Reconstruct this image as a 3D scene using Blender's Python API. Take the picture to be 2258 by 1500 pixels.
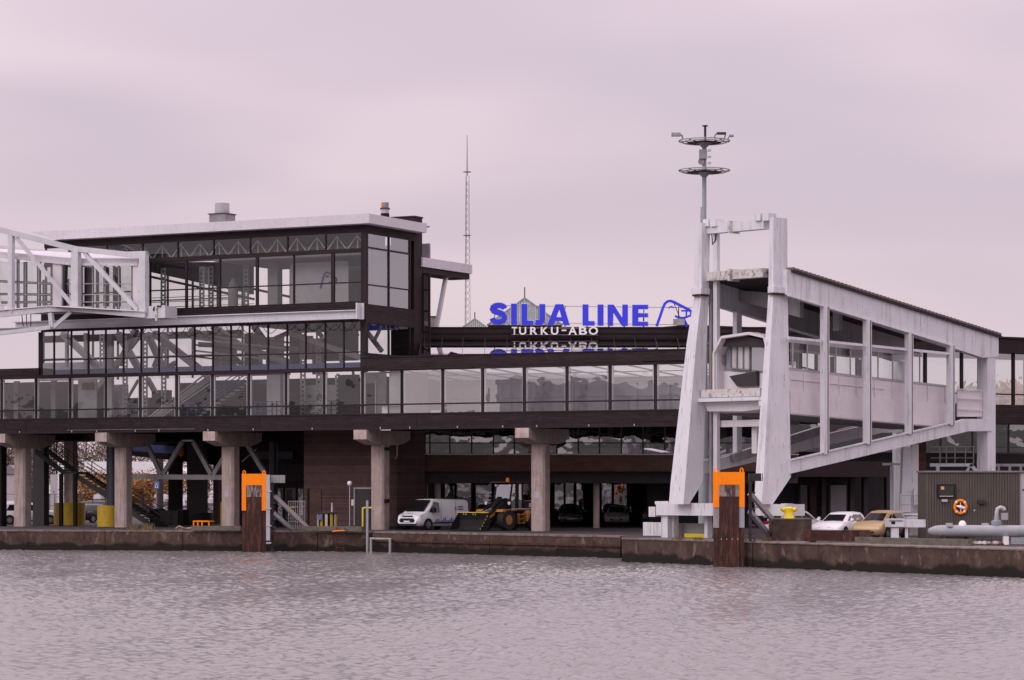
import bpy, math, random
import numpy as np
from mathutils import Vector, Matrix
random.seed(7); rng = np.random.default_rng(7)
for o in list(bpy.data.objects): bpy.data.objects.remove(o)
scene = bpy.context.scene
COL = scene.collection
# ------------------------------------------------------------------ camera
F, CX, HY, CZ = 5843.0, 1129.0, 1070.0, 2.9      # focal length in photo pixels, principal column, horizon row, eye height over the quay
cam = bpy.data.cameras.new('camera'); camo = bpy.data.objects.new('camera', cam); COL.objects.link(camo)
cam.sensor_width = 36; cam.lens = F/2258*36; cam.shift_y = 320/2258
cam.clip_start = 1; cam.clip_end = 6000
camo.location = (0, 0, CZ); camo.rotation_euler = (math.radians(90), 0, 0)
scene.camera = camo
# ------------------------------------------------------------------ sky (overcast) and veiled sun
SUN_EL, SUN_AZ = 30, 226          # degrees; azimuth clockwise from +Y (view direction): behind the viewer's left shoulder
world = bpy.data.worlds.new('World'); scene.world = world; world.use_nodes = True
nt = world.node_tree; nt.nodes.clear()
N = lambda t, **k: _n(nt, t, **k)
def _n(tree, typ, **k):
    n = tree.nodes.new(typ)
    for a, b in k.items(): setattr(n, a, b)
    return n
def build_world():
    L = nt.links.new
    out = N('ShaderNodeOutputWorld'); bg = N('ShaderNodeBackground'); L(bg.outputs[0], out.inputs[0])
    sky = N('ShaderNodeTexSky', sky_type='NISHITA', sun_disc=False)
    sky.sun_elevation = math.radians(SUN_EL); sky.sun_rotation = math.radians(SUN_AZ)
    skys = N('ShaderNodeVectorMath', operation='SCALE'); skys.inputs['Scale'].default_value = 0.08
    L(sky.outputs[0], skys.inputs[0])
    tc = N('ShaderNodeTexCoord'); sep = N('ShaderNodeSeparateXYZ'); L(tc.outputs['Generated'], sep.inputs[0])
    mp = N('ShaderNodeMapping'); mp.inputs['Scale'].default_value = (2.6, 2.6, 11); mp.inputs['Location'].default_value = (3.1, 1.7, .35)
    L(tc.outputs['Generated'], mp.inputs[0])
    n1 = N('ShaderNodeTexNoise'); n1.inputs['Scale'].default_value = 1.6; n1.inputs['Detail'].default_value = 2.6; n1.inputs['Roughness'].default_value = .42
    n1.inputs['Distortion'].default_value = .35
    L(mp.outputs[0], n1.inputs['Vector'])
    cr = N('ShaderNodeValToRGB'); cr.color_ramp.interpolation = 'EASE'
    cr.color_ramp.elements[0].position = .32; cr.color_ramp.elements[0].color = (.640, .530, .615, 1)
    cr.color_ramp.elements[1].position = .66; cr.color_ramp.elements[1].color = (.795, .652, .708, 1)
    L(n1.outputs['Fac'], cr.inputs[0])
    # thinner, paler cloud low over the horizon all round
    hz = N('ShaderNodeMapRange', interpolation_type='SMOOTHSTEP'); hz.inputs['From Min'].default_value = .03; hz.inputs['From Max'].default_value = .125; hz.inputs['To Min'].default_value = .62; hz.inputs['To Max'].default_value = 0
    L(sep.outputs['Z'], hz.inputs['Value'])
    hm = N('ShaderNodeMixRGB'); L(hz.outputs[0], hm.inputs[0]); L(cr.outputs[0], hm.inputs[1]); hm.inputs[2].default_value = (.81, .665, .715, 1)
    # overcast luminance climbs towards the zenith
    mx = N('ShaderNodeMath', operation='MAXIMUM'); L(sep.outputs['Z'], mx.inputs[0]); mx.inputs[1].default_value = 0
    pw = N('ShaderNodeMath', operation='POWER'); L(mx.outputs[0], pw.inputs[0]); pw.inputs[1].default_value = 1.5
    ma = N('ShaderNodeMath', operation='MULTIPLY_ADD'); L(pw.outputs[0], ma.inputs[0]); ma.inputs[1].default_value = 2.2; ma.inputs[2].default_value = .95
    sc = N('ShaderNodeVectorMath', operation='SCALE'); L(hm.outputs[0], sc.inputs[0]); L(ma.outputs[0], sc.inputs['Scale'])
    mix = N('ShaderNodeMixRGB'); mix.inputs[0].default_value = .06; L(sc.outputs[0], mix.inputs[1]); L(skys.outputs[0], mix.inputs[2])
    L(mix.outputs[0], bg.inputs[0]); bg.inputs[1].default_value = 1.0
build_world()
sun = bpy.data.lights.new('sun', 'SUN'); suno = bpy.data.objects.new('sun', sun); COL.objects.link(suno)
sun.energy = .95; sun.angle = math.radians(35); sun.color = (1, .95, .93)
az, el = math.radians(SUN_AZ), math.radians(SUN_EL)
sdir = Vector((math.sin(az)*math.cos(el), math.cos(az)*math.cos(el), math.sin(el)))
suno.rotation_euler = (-sdir).to_track_quat('-Z', 'Y').to_euler()
vs = scene.view_settings
vs.view_transform = 'Standard'; vs.look = 'None'; vs.gamma = 1; vs.use_curve_mapping = False; vs.exposure = 0.0
scene.render.engine = 'CYCLES'
scene.cycles.max_bounces = 8; scene.cycles.transparent_max_bounces = 24; scene.cycles.transmission_bounces = 4; scene.cycles.glossy_bounces = 4

# ------------------------------------------------------------------ helpers
class Fr:
    """A building frame: origin on the ground, s along its front (to the right), t away from the viewer, z up."""
    def __init__(f, px, d, deg):
        f.ox, f.oy = (px-CX)/F*d, d
        f.a = math.radians(deg); f.c, f.n = math.cos(f.a), math.sin(f.a)
    def s(f, px, t=0):
        k = (px-CX)/F
        return (k*(f.oy+f.c*t)-f.ox-f.n*t)/(f.c+k*f.n)
    def t(f, px, s=0):
        k = (px-CX)/F
        return (k*(f.oy-f.n*s)-f.ox-f.c*s)/(f.n-k*f.c)
    def d(f, s, t=0): return f.oy-f.n*s+f.c*t
    def zs(f, py, s, t=0): return CZ+(HY-py)/F*f.d(s, t)
    def z(f, px, py, t=0): return f.zs(py, f.s(px, t), t)
    def p(f, px, py, t=0): s = f.s(px, t); return Vector((s, t, f.zs(py, s, t)))
    def q(f, px, py, s=0): t = f.t(px, s); return Vector((s, t, f.zs(py, s, t)))
    def w(f, s, t, z=0): return Vector((f.ox+f.c*s+f.n*t, f.oy-f.n*s+f.c*t, z))
W = Fr(CX, 0, 0)                                     # world axes
def P(px, py, d): return Vector(((px-CX)/F*d, d, CZ+(HY-py)/F*d))
ORG = {}
def root(name, label, cat, fr=W, at=(0, 0, 0), group=None, rz=None):
    o = bpy.data.objects.new(name, None); COL.objects.link(o); o.empty_display_size = .3
    o.location = fr.w(*at) if fr is not W else Vector(at)
    o.rotation_euler = (0, 0, -fr.a if rz is None else rz)
    ORG[o] = Vector(at) if rz is None else Vector((0, 0, 0))
    return tag(o, label, cat, group)
def tag(o, label=None, cat=None, group=None, kind=None):
    if label: o['label'] = label
    if cat: o['category'] = cat
    if group: o['group'] = group
    if kind: o['kind'] = kind
    return o
def origin(par):
    while par is not None and par not in ORG: par = par.parent
    return ORG[par] if par is not None else Vector((0, 0, 0))
class MB:
    def __init__(m): m.v = []; m.f = []
    def add(m, vs, fs):
        b = len(m.v); m.v += [tuple(x) for x in vs]; m.f += [tuple(b+i for i in f) for f in fs]; return m
    def hexa(m, a, b):            # two loops of equal length joined and capped
        n = len(a)
        return m.add(list(a)+list(b), [tuple(range(n))[::-1], tuple(range(n, 2*n))]+[(i, (i+1) % n, n+(i+1) % n, n+i) for i in range(n)])
    def box(m, x0, x1, y0, y1, z0, z1):
        if x0 > x1: x0, x1 = x1, x0
        if y0 > y1: y0, y1 = y1, y0
        if z0 > z1: z0, z1 = z1, z0
        return m.hexa([(x0, y0, z0), (x1, y0, z0), (x1, y1, z0), (x0, y1, z0)], [(x0, y0, z1), (x1, y0, z1), (x1, y1, z1), (x0, y1, z1)])
    def quad(m, *p): return m.add(p, [tuple(range(len(p)))])
    def bar(m, p, q, w=.1, h=None, up=(0, 0, 1)):      # w sideways, h along up
        p, q = Vector(p), Vector(q); h = w if h is None else h
        d = (q-p).normalized(); up = Vector(up)
        if abs(d.dot(up)) > .98: up = Vector((0, 1, 0))
        x = d.cross(up).normalized(); y = x.cross(d).normalized()
        c = [x*(-w/2)+y*(-h/2), x*(w/2)+y*(-h/2), x*(w/2)+y*(h/2), x*(-w/2)+y*(h/2)]
        return m.hexa([p+k for k in c], [q+k for k in c])
    def tube(m, pts, r, n=8, cap=True):
        pts = [Vector(p) for p in pts]; rs = r if isinstance(r, (list, tuple)) else [r]*len(pts)
        b = len(m.v); ref = None
        for i, p in enumerate(pts):
            d = (pts[min(i+1, len(pts)-1)]-pts[max(i-1, 0)]).normalized()
            if ref is None: ref = Vector((0, 0, 1)) if abs(d.z) < .9 else Vector((1, 0, 0))
            x = d.cross(ref).normalized(); y = x.cross(d).normalized(); ref = y
            for k in range(n):
                a = 2*math.pi*k/n; m.v.append(tuple(p+(x*math.cos(a)+y*math.sin(a))*rs[i]))
        for i in range(len(pts)-1):
            for k in range(n):
                k2 = (k+1) % n; m.f.append((b+i*n+k, b+i*n+k2, b+(i+1)*n+k2, b+(i+1)*n+k))
        if cap:
            m.f.append(tuple(b+k for k in range(n))[::-1]); e = b+(len(pts)-1)*n; m.f.append(tuple(e+k for k in range(n)))
        return m
    def lathe(m, prof, c=(0, 0, 0), n=20, axis='z'):   # prof: (radius, height) list
        b = len(m.v); c = Vector(c)
        for r, h in prof:
            for k in range(n):
                a = 2*math.pi*k/n; u, v = r*math.cos(a), r*math.sin(a)
                m.v.append(tuple(c+Vector({'z': (u, v, h), 'y': (u, h, v), 'x': (h, u, v)}[axis])))
        for i in range(len(prof)-1):
            for k in range(n):
                k2 = (k+1) % n; m.f.append((b+i*n+k, b+i*n+k2, b+(i+1)*n+k2, b+(i+1)*n+k))
        m.f.append(tuple(b+k for k in range(n))[::-1]); e = b+(len(prof)-1)*n; m.f.append(tuple(e+k for k in range(n)))
        return m
    def loft(m, loops):
        n = len(loops[0]); b = len(m.v)
        for l in loops: m.v += [tuple(x) for x in l]
        for i in range(len(loops)-1):
            for k in range(n):
                k2 = (k+1) % n; m.f.append((b+i*n+k, b+i*n+k2, b+(i+1)*n+k2, b+(i+1)*n+k))
        m.f.append(tuple(b+k for k in range(n))[::-1]); e = b+(len(loops)-1)*n; m.f.append(tuple(e+k for k in range(n)))
        return m
    def prism(m, poly, axis, a, b):     # poly in the two other axes; extruded along axis from a to b
        def pt(u, v, w): return {'x': (w, u, v), 'y': (u, w, v), 'z': (u, v, w)}[axis]
        return m.hexa([pt(u, v, a) for u, v in poly], [pt(u, v, b) for u, v in poly])
    def build(m, name, mat, par=None, smooth=False, bevel=0, fix=True):
        o0 = origin(par)
        me = bpy.data.meshes.new(name)
        me.from_pydata([(v[0]-o0.x, v[1]-o0.y, v[2]-o0.z) for v in m.v], [], m.f)
        if fix:
            import bmesh
            bm = bmesh.new(); bm.from_mesh(me); bmesh.ops.recalc_face_normals(bm, faces=bm.faces); bm.to_mesh(me); bm.free()
        me.materials.append(M[mat] if isinstance(mat, str) else mat)
        if smooth:
            me.shade_smooth() if hasattr(me, 'shade_smooth') else None
        o = bpy.data.objects.new(name, me); COL.objects.link(o); o.parent = par
        if smooth:
            try: me.set_sharp_from_angle(angle=math.radians(40))
            except Exception: pass
        if bevel:
            b = o.modifiers.new('bevel', 'BEVEL'); b.width = bevel; b.segments = 2; b.limit_method = 'ANGLE'
        return o
def boxo(name, mat, par, *b, **k): return MB().box(*b).build(name, mat, par, **k)
def baro(name, mat, par, p, q, w=.1, h=None, **k): return MB().bar(p, q, w, h).build(name, mat, par, **k)
def copy_tree(o, parent=None):
    c = o.copy(); COL.objects.link(c); c.parent = parent
    if o in ORG: ORG[c] = ORG[o]
    for ch in list(o.children): copy_tree(ch, c)
    return c

# ------------------------------------------------------------------ materials
M = {}
def mat(name, col, rough=.6, metal=0, var=.18, vscale=1.2, fine=.08, bump=.0, bscale=25, dirt=None, damt=.5, dscale=(1.2, 1.2, .25), dlow=.5, lines=None, ldark=.35, spec=None, emit=None, dirt2=None, d2=(3, 3, .14), d2low=.63, tide=None):
    m = bpy.data.materials.new(name); m.use_nodes = True; t = m.node_tree; L = t.links.new
    b = t.nodes['Principled BSDF']; b.inputs['Roughness'].default_value = rough; b.inputs['Metallic'].default_value = metal
    if spec is not None: b.inputs['Specular IOR Level'].default_value = spec
    geo = _n(t, 'ShaderNodeNewGeometry')
    n1 = _n(t, 'ShaderNodeTexNoise'); n1.inputs['Scale'].default_value = vscale; n1.inputs['Detail'].default_value = 6; n1.inputs['Roughness'].default_value = .62
    L(geo.outputs['Position'], n1.inputs['Vector'])
    r = _n(t, 'ShaderNodeMapRange'); r.inputs['From Min'].default_value = .28; r.inputs['From Max'].default_value = .72
    r.inputs['To Min'].default_value = 1-var; r.inputs['To Max'].default_value = 1+var; L(n1.outputs['Fac'], r.inputs['Value'])
    n2 = _n(t, 'ShaderNodeTexNoise'); n2.inputs['Scale'].default_value = vscale*14; n2.inputs['Detail'].default_value = 3; L(geo.outputs['Position'], n2.inputs['Vector'])
    r2 = _n(t, 'ShaderNodeMapRange'); r2.inputs['From Min'].default_value = .3; r2.inputs['From Max'].default_value = .7
    r2.inputs['To Min'].default_value = 1-fine; r2.inputs['To Max'].default_value = 1+fine; L(n2.outputs['Fac'], r2.inputs['Value'])
    mm = _n(t, 'ShaderNodeMath', operation='MULTIPLY'); L(r.outputs[0], mm.inputs[0]); L(r2.outputs[0], mm.inputs[1])
    cur = _n(t, 'ShaderNodeVectorMath', operation='SCALE'); cur.inputs[0].default_value = col; L(mm.outputs[0], cur.inputs['Scale'])
    out = cur.outputs[0]
    if dirt is not None:
        mp = _n(t, 'ShaderNodeMapping'); mp.inputs['Scale'].default_value = dscale; L(geo.outputs['Position'], mp.inputs[0])
        n3 = _n(t, 'ShaderNodeTexNoise'); n3.inputs['Scale'].default_value = 2.2; n3.inputs['Detail'].default_value = 7; n3.inputs['Roughness'].default_value = .66; L(mp.outputs[0], n3.inputs['Vector'])
        r3 = _n(t, 'ShaderNodeMapRange', interpolation_type='SMOOTHSTEP'); r3.inputs['From Min'].default_value = dlow; r3.inputs['From Max'].default_value = dlow+.13; r3.inputs['To Max'].default_value = damt
        L(n3.outputs['Fac'], r3.inputs['Value'])
        mx = _n(t, 'ShaderNodeMixRGB'); L(r3.outputs[0], mx.inputs[0]); L(out, mx.inputs[1]); mx.inputs[2].default_value = (*dirt, 1); out = mx.outputs[0]
    if dirt2 is not None:                            # sparse rust runs or moss
        mp = _n(t, 'ShaderNodeMapping'); mp.inputs['Scale'].default_value = d2; mp.inputs['Location'].default_value = (7.3, 2.1, 4.4); L(geo.outputs['Position'], mp.inputs[0])
        n5 = _n(t, 'ShaderNodeTexNoise'); n5.inputs['Scale'].default_value = 1.7; n5.inputs['Detail'].default_value = 8; n5.inputs['Roughness'].default_value = .7; L(mp.outputs[0], n5.inputs['Vector'])
        r5 = _n(t, 'ShaderNodeMapRange', interpolation_type='SMOOTHSTEP'); r5.inputs['From Min'].default_value = d2low; r5.inputs['From Max'].default_value = d2low+.1; r5.inputs['To Max'].default_value = .85
        L(n5.outputs['Fac'], r5.inputs['Value'])
        mx = _n(t, 'ShaderNodeMixRGB'); L(r5.outputs[0], mx.inputs[0]); L(out, mx.inputs[1]); mx.inputs[2].default_value = (*dirt2, 1); out = mx.outputs[0]
    if tide is not None:                             # wet, weed-covered foot with a ragged upper edge at height tide
        sp0 = _n(t, 'ShaderNodeSeparateXYZ'); L(geo.outputs['Position'], sp0.inputs[0])
        n6 = _n(t, 'ShaderNodeTexNoise'); n6.inputs['Scale'].default_value = .9; n6.inputs['Detail'].default_value = 7; L(geo.outputs['Position'], n6.inputs['Vector'])
        m6 = _n(t, 'ShaderNodeMath', operation='MULTIPLY_ADD'); L(n6.outputs['Fac'], m6.inputs[0]); m6.inputs[1].default_value = -.9; L(sp0.outputs['Z'], m6.inputs[2])
        r6 = _n(t, 'ShaderNodeMapRange', interpolation_type='SMOOTHSTEP'); r6.inputs['From Min'].default_value = tide-.55; r6.inputs['From Max'].default_value = tide-.33; r6.inputs['To Min'].default_value = 1; r6.inputs['To Max'].default_value = 0
        L(m6.outputs[0], r6.inputs['Value'])
        mx = _n(t, 'ShaderNodeMixRGB'); L(r6.outputs[0], mx.inputs[0]); L(out, mx.inputs[1]); mx.inputs[2].default_value = (.017, .015, .012, 1); out = mx.outputs[0]
    hgt = None
    if lines:                                        # boards: (period in metres, share of the joint); every board a little lighter or darker
        sp = _n(t, 'ShaderNodeSeparateXYZ'); L(geo.outputs['Position'], sp.inputs[0])
        dv = _n(t, 'ShaderNodeMath', operation='DIVIDE'); L(sp.outputs['Z'], dv.inputs[0]); dv.inputs[1].default_value = lines
        fr = _n(t, 'ShaderNodeMath', operation='FRACT'); L(dv.outputs[0], fr.inputs[0])
        fl = _n(t, 'ShaderNodeMath', operation='FLOOR'); L(dv.outputs[0], fl.inputs[0])
        wn = _n(t, 'ShaderNodeTexWhiteNoise', noise_dimensions='1D'); L(fl.outputs[0], wn.inputs['W'])
        rb = _n(t, 'ShaderNodeMapRange'); rb.inputs['To Min'].default_value = .78; rb.inputs['To Max'].default_value = 1.22; L(wn.outputs['Value'], rb.inputs['Value'])
        gp = _n(t, 'ShaderNodeMath', operation='GREATER_THAN'); L(fr.outputs[0], gp.inputs[0]); gp.inputs[1].default_value = .16
        rg = _n(t, 'ShaderNodeMapRange'); rg.inputs['To Min'].default_value = ldark; L(gp.outputs[0], rg.inputs['Value'])
        m2 = _n(t, 'ShaderNodeMath', operation='MULTIPLY'); L(rb.outputs[0], m2.inputs[0]); L(rg.outputs[0], m2.inputs[1])
        s2 = _n(t, 'ShaderNodeVectorMath', operation='SCALE'); L(out, s2.inputs[0]); L(m2.outputs[0], s2.inputs['Scale']); out = s2.outputs[0]
        hgt = gp.outputs[0]
    L(out, b.inputs['Base Color'])
    if bump or hgt:
        bp = _n(t, 'ShaderNodeBump'); bp.inputs['Strength'].default_value = bump or .4; bp.inputs['Distance'].default_value = .03
        if hgt: L(hgt, bp.inputs['Height'])
        else:
            n4 = _n(t, 'ShaderNodeTexNoise'); n4.inputs['Scale'].default_value = bscale; n4.inputs['Detail'].default_value = 4; L(geo.outputs['Position'], n4.inputs['Vector']); L(n4.outputs['Fac'], bp.inputs['Height'])
        L(bp.outputs[0], b.inputs['Normal'])
    if emit:
        b.inputs['Emission Color'].default_value = (*emit[0], 1); b.inputs['Emission Strength'].default_value = emit[1]
    M[name] = m; return m
def glass(name, tint, f0, wav=.0, rough=.0):
    m = bpy.data.materials.new(name); m.use_nodes = True; t = m.node_tree; t.nodes.clear(); L = t.links.new
    o = _n(t, 'ShaderNodeOutputMaterial'); mx = _n(t, 'ShaderNodeMixShader'); tr = _n(t, 'ShaderNodeBsdfTransparent'); tr.inputs[0].default_value = (*tint, 1)
    gl = _n(t, 'ShaderNodeBsdfGlossy'); gl.inputs['Roughness'].default_value = rough; gl.inputs['Color'].default_value = (.97, .98, 1, 1)
    lw = _n(t, 'ShaderNodeLayerWeight'); lw.inputs['Blend'].default_value = .5
    pw = _n(t, 'ShaderNodeMath', operation='POWER'); L(lw.outputs['Facing'], pw.inputs[0]); pw.inputs[1].default_value = 4.0
    ma = _n(t, 'ShaderNodeMath', operation='MULTIPLY_ADD'); L(pw.outputs[0], ma.inputs[0]); ma.inputs[1].default_value = 1-f0; ma.inputs[2].default_value = f0
    L(ma.outputs[0], mx.inputs[0]); L(tr.outputs[0], mx.inputs[1]); L(gl.outputs[0], mx.inputs[2]); L(mx.outputs[0], o.inputs[0])
    if wav:
        g = _n(t, 'ShaderNodeNewGeometry'); n = _n(t, 'ShaderNodeTexNoise'); n.inputs['Scale'].default_value = .9; n.inputs['Detail'].default_value = 1.5; L(g.outputs['Position'], n.inputs['Vector'])
        b = _n(t, 'ShaderNodeBump'); b.inputs['Strength'].default_value = 1; b.inputs['Distance'].default_value = wav; L(n.outputs['Fac'], b.inputs['Height']); L(b.outputs[0], gl.inputs['Normal'])
    M[name] = m; return m
mat('brown', (.026, .0155, .0175), .65, spec=.18, var=.25, lines=.145, ldark=.45, dirt=(.045, .031, .033), damt=.5, dscale=(.5, .5, 3), dlow=.48)
mat('brown_plain', (.024, .0145, .016), .6, spec=.2, var=.2)
mat('brown_brick', (.085, .050, .050), .8, spec=.15, var=.2, lines=.11, ldark=.7)
mat('brown_warm', (.085, .042, .032), .6, spec=.2, var=.3, vscale=.5, dirt=(.045, .028, .024), damt=.7, dscale=(.4, .4, 1.5))
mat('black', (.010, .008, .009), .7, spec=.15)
mat('dark_grey', (.045, .038, .042), .6, spec=.25)
mat('frame_dark', (.018, .011, .013), .5, spec=.25, var=.1)
mat('frame_light', (.42, .40, .42), .5, var=.1)
mat('fascia_white', (.58, .565, .60), .5, var=.06, vscale=.6, dirt=(.45, .42, .44), damt=.4, dscale=(1.5, 1.5, .3), dlow=.52)
mat('steel_white', (.55, .555, .585), .45, var=.08, dirt2=(.30, .26, .25), d2low=.62, dirt=(.36, .33, .33), damt=.45, dscale=(1.6, 1.6, .5), dlow=.55)
mat('pylon_white', (.65, .655, .69), .55, var=.07, vscale=.8, fine=.03, dirt=(.40, .39, .38), damt=.55, dscale=(1.5, 1.5, .12), dlow=.52, dirt2=(.17, .11, .07), d2=(4, 4, .40), d2low=.59)
mat('moss_white', (.55, .53, .52), .8, var=.15, dirt=(.13, .13, .07), damt=.85, dscale=(2.2, 2.2, 1.6), dlow=.52)
mat('cabin_grey', (.26, .26, .30), .6, var=.12)
mat('panel_pink', (.66, .625, .645), .55, var=.06, dirt2=(.30, .20, .16), d2=(5, 5, .7), d2low=.64, dirt=(.42, .36, .35), damt=.4, dscale=(2, 2, .3), dlow=.56)
mat('grey_steel', (.30, .29, .30), .5, var=.15, dirt=(.18, .15, .14), damt=.5)
mat('inner_grey', (.20, .185, .195), .7, var=.2)
mat('inner_pale', (.36, .35, .36), .7, var=.12)
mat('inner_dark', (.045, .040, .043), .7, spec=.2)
mat('concrete', (.41, .335, .31), .85, spec=.2, var=.2, vscale=1.5, fine=.14, bump=.3, bscale=14, dirt=(.22, .165, .15), damt=.6, dscale=(3, 3, .22), dlow=.5)
mat('concrete_light', (.47, .385, .35), .85, var=.25, dirt=(.28, .19, .17), damt=.6, dscale=(3, 3, .4))
mat('rail_blue', (.035, .045, .16), .5)
mat('roof_green', (.17, .21, .19), .6, var=.15)
mat('sign_blue', (.035, .045, .78), .4, var=.03, fine=.02)
mat('sign_white', (.85, .82, .83), .4, var=.03)
mat('asphalt', (.060, .052, .054), .85, spec=.2, var=.25, vscale=.35, fine=.2, bump=.2, bscale=30, dirt=(.05, .045, .046), damt=.8, dscale=(.3, .3, .3))
mat('orange', (1.0, .265, .010), .6, spec=.1, var=.04, fine=.04, dirt=(.95, .20, .01), damt=.6, dscale=(3, 3, .8))
mat('rust', (.050, .023, .019), .8, spec=.25, var=.35, vscale=2.2, fine=.25, bump=.4, dirt=(.14, .06, .04), damt=.7, dscale=(3, 3, .45), dlow=.5)
mat('rust_pale', (.26, .22, .20), .8, var=.3, vscale=4, fine=.25, dirt=(.07, .03, .025), damt=1, dscale=(3.5, 3.5, .7), dlow=.44)
mat('yellow', (.50, .33, .012), .5, var=.12, dirt=(.30, .19, .02), damt=.5, dscale=(2, 2, .6))
mat('yellow_bright', (.80, .62, .02), .4, var=.06)
mat('car_white', (.80, .81, .83), .22, var=.02, fine=.01)
mat('car_gold', (.42, .30, .165), .35, metal=.2, var=.03)
mat('car_dark', (.035, .035, .042), .22, var=.03)
mat('car_silver', (.33, .33, .34), .25, metal=.5, var=.02)
mat('car_navy', (.02, .024, .06), .22, var=.02)
mat('car_glass', (.012, .012, .014), .06, var=.02, spec=.8)
mat('tyre', (.018, .017, .017), .85, var=.1)
mat('rim', (.38, .38, .39), .35, metal=.7, var=.05)
mat('lamp_glass', (.62, .62, .64), .12, var=.02)
mat('tail_red', (.30, .012, .014), .25, var=.02)
mat('plastic_black', (.014, .014, .015), .6, spec=.25)
mat('plate', (.70, .70, .70), .5)
mat('loader_yellow', (.42, .19, .03), .5, var=.15, dirt=(.22, .12, .04), damt=.5, dscale=(2, 2, 1))
mat('hut_grey', (.100, .086, .075), .6, spec=.25, var=.12, vscale=.8, dirt=(.075, .065, .058), damt=.5, dscale=(1.2, 1.2, .2))
mat('pipe_grey', (.30, .325, .35), .5, var=.1, dirt=(.25, .25, .25), damt=.4)
mat('timber', (.13, .115, .095), .85, var=.3, vscale=2, dirt=(.07, .08, .045), damt=.8, dscale=(1, 1, 2))
mat('leaf_orange', (.27, .135, .04), .8, var=.4, vscale=2.5)
mat('leaf_brown', (.13, .085, .065), .8, var=.4, vscale=2.5)
mat('leaf_green', (.075, .085, .030), .8, var=.4, vscale=2.5)
mat('leaf_grey', (.13, .115, .10), .8, var=.4, vscale=2.5)
mat('bark', (.06, .045, .04), .9, var=.3)
mat('weed', (.16, .12, .05), .9, var=.4, vscale=4)
mat('lit_warm', (.3, .2, .1), .6, emit=((1, .55, .22), .22))
mat('blue_board', (.10, .125, .33), .5, var=.1)
mat('city_blue', (.12, .17, .50), .4)
mat('stair_dark', (.018, .016, .018), .6)
mat('column_navy', (.020, .024, .04), .45)
glass('glass', (.88, .90, .89), .09, wav=.012)
glass('glass_gallery', (.84, .87, .87), .36, wav=.004)
glass('glass_terminal', (.55, .56, .56), .30, wav=.012)
glass('glass_roof', (.55, .56, .57), .38)
glass('glass_hut', (.5, .5, .5), .2)
glass('glass_dim', (.80, .82, .82), .02)

def polycarb():
    m = bpy.data.materials.new('polycarbonate'); m.use_nodes = True; t = m.node_tree; t.nodes.clear(); L = t.links.new
    o = _n(t, 'ShaderNodeOutputMaterial'); mx = _n(t, 'ShaderNodeMixShader'); a = _n(t, 'ShaderNodeBsdfTranslucent'); b = _n(t, 'ShaderNodeBsdfDiffuse')
    a.inputs[0].default_value = (.50, .52, .52, 1); b.inputs[0].default_value = (.55, .55, .55, 1); mx.inputs[0].default_value = .2
    L(a.outputs[0], mx.inputs[1]); L(b.outputs[0], mx.inputs[2]); L(mx.outputs[0], o.inputs[0]); M['polycarbonate'] = m
polycarb()
# ------------------------------------------------------------------ ground, quay, water
WZ = -1.3
def XY(px, d): return Vector(((px-CX)/F*d, d, 0))
QL = [XY(-420, 174.5), XY(850, 166.5), XY(1371, 151.8)]            # quay edge, left and middle
QR = [XY(1371, 145), XY(2258, 122), XY(2700, 110)]                # stepped-out right part
def struct(o, kind='structure'): o['kind'] = kind; return o
m = MB()
far = [(420, 122), (420, 900), (-420, 900), (-420, 174.5)]
edge = [QL[0], QL[1], QL[2], QR[0], QR[1], QR[2]]
inner = Vector((.35, .55, 0))
m.quad(*[(p.x+.25, p.y+.5, 0) for p in edge], (420, 110, 0), (420, 900, 0), (-420, 900, 0), (-420, 175, 0))
ground = struct(m.build('ground', 'asphalt'))
# water with real ripples in the part that shows, flat beyond
def water_mat():
    m = bpy.data.materials.new('water'); m.use_nodes = True; t = m.node_tree; L = t.links.new
    b = t.nodes['Principled BSDF']; b.inputs['Base Color'].default_value = (.205, .197, .197, 1); b.inputs['Roughness'].default_value = .11; b.inputs['IOR'].default_value = 1.333
    g = _n(t, 'ShaderNodeNewGeometry'); mp = _n(t, 'ShaderNodeMapping'); mp.inputs['Scale'].default_value = (1, 1.9, 1); mp.inputs['Rotation'].default_value = (0, 0, .2); L(g.outputs['Position'], mp.inputs[0])
    n = _n(t, 'ShaderNodeTexNoise'); n.inputs['Scale'].default_value = 5.0; n.inputs['Detail'].default_value = 4; n.inputs['Roughness'].default_value = .6; L(mp.outputs[0], n.inputs['Vector'])
    bp = _n(t, 'ShaderNodeBump'); bp.inputs['Strength'].default_value = .7; bp.inputs['Distance'].default_value = .02; L(n.outputs['Fac'], bp.inputs['Height']); L(bp.outputs[0], b.inputs['Normal'])
    M['water'] = m
water_mat()
WAMP = .046
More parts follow.
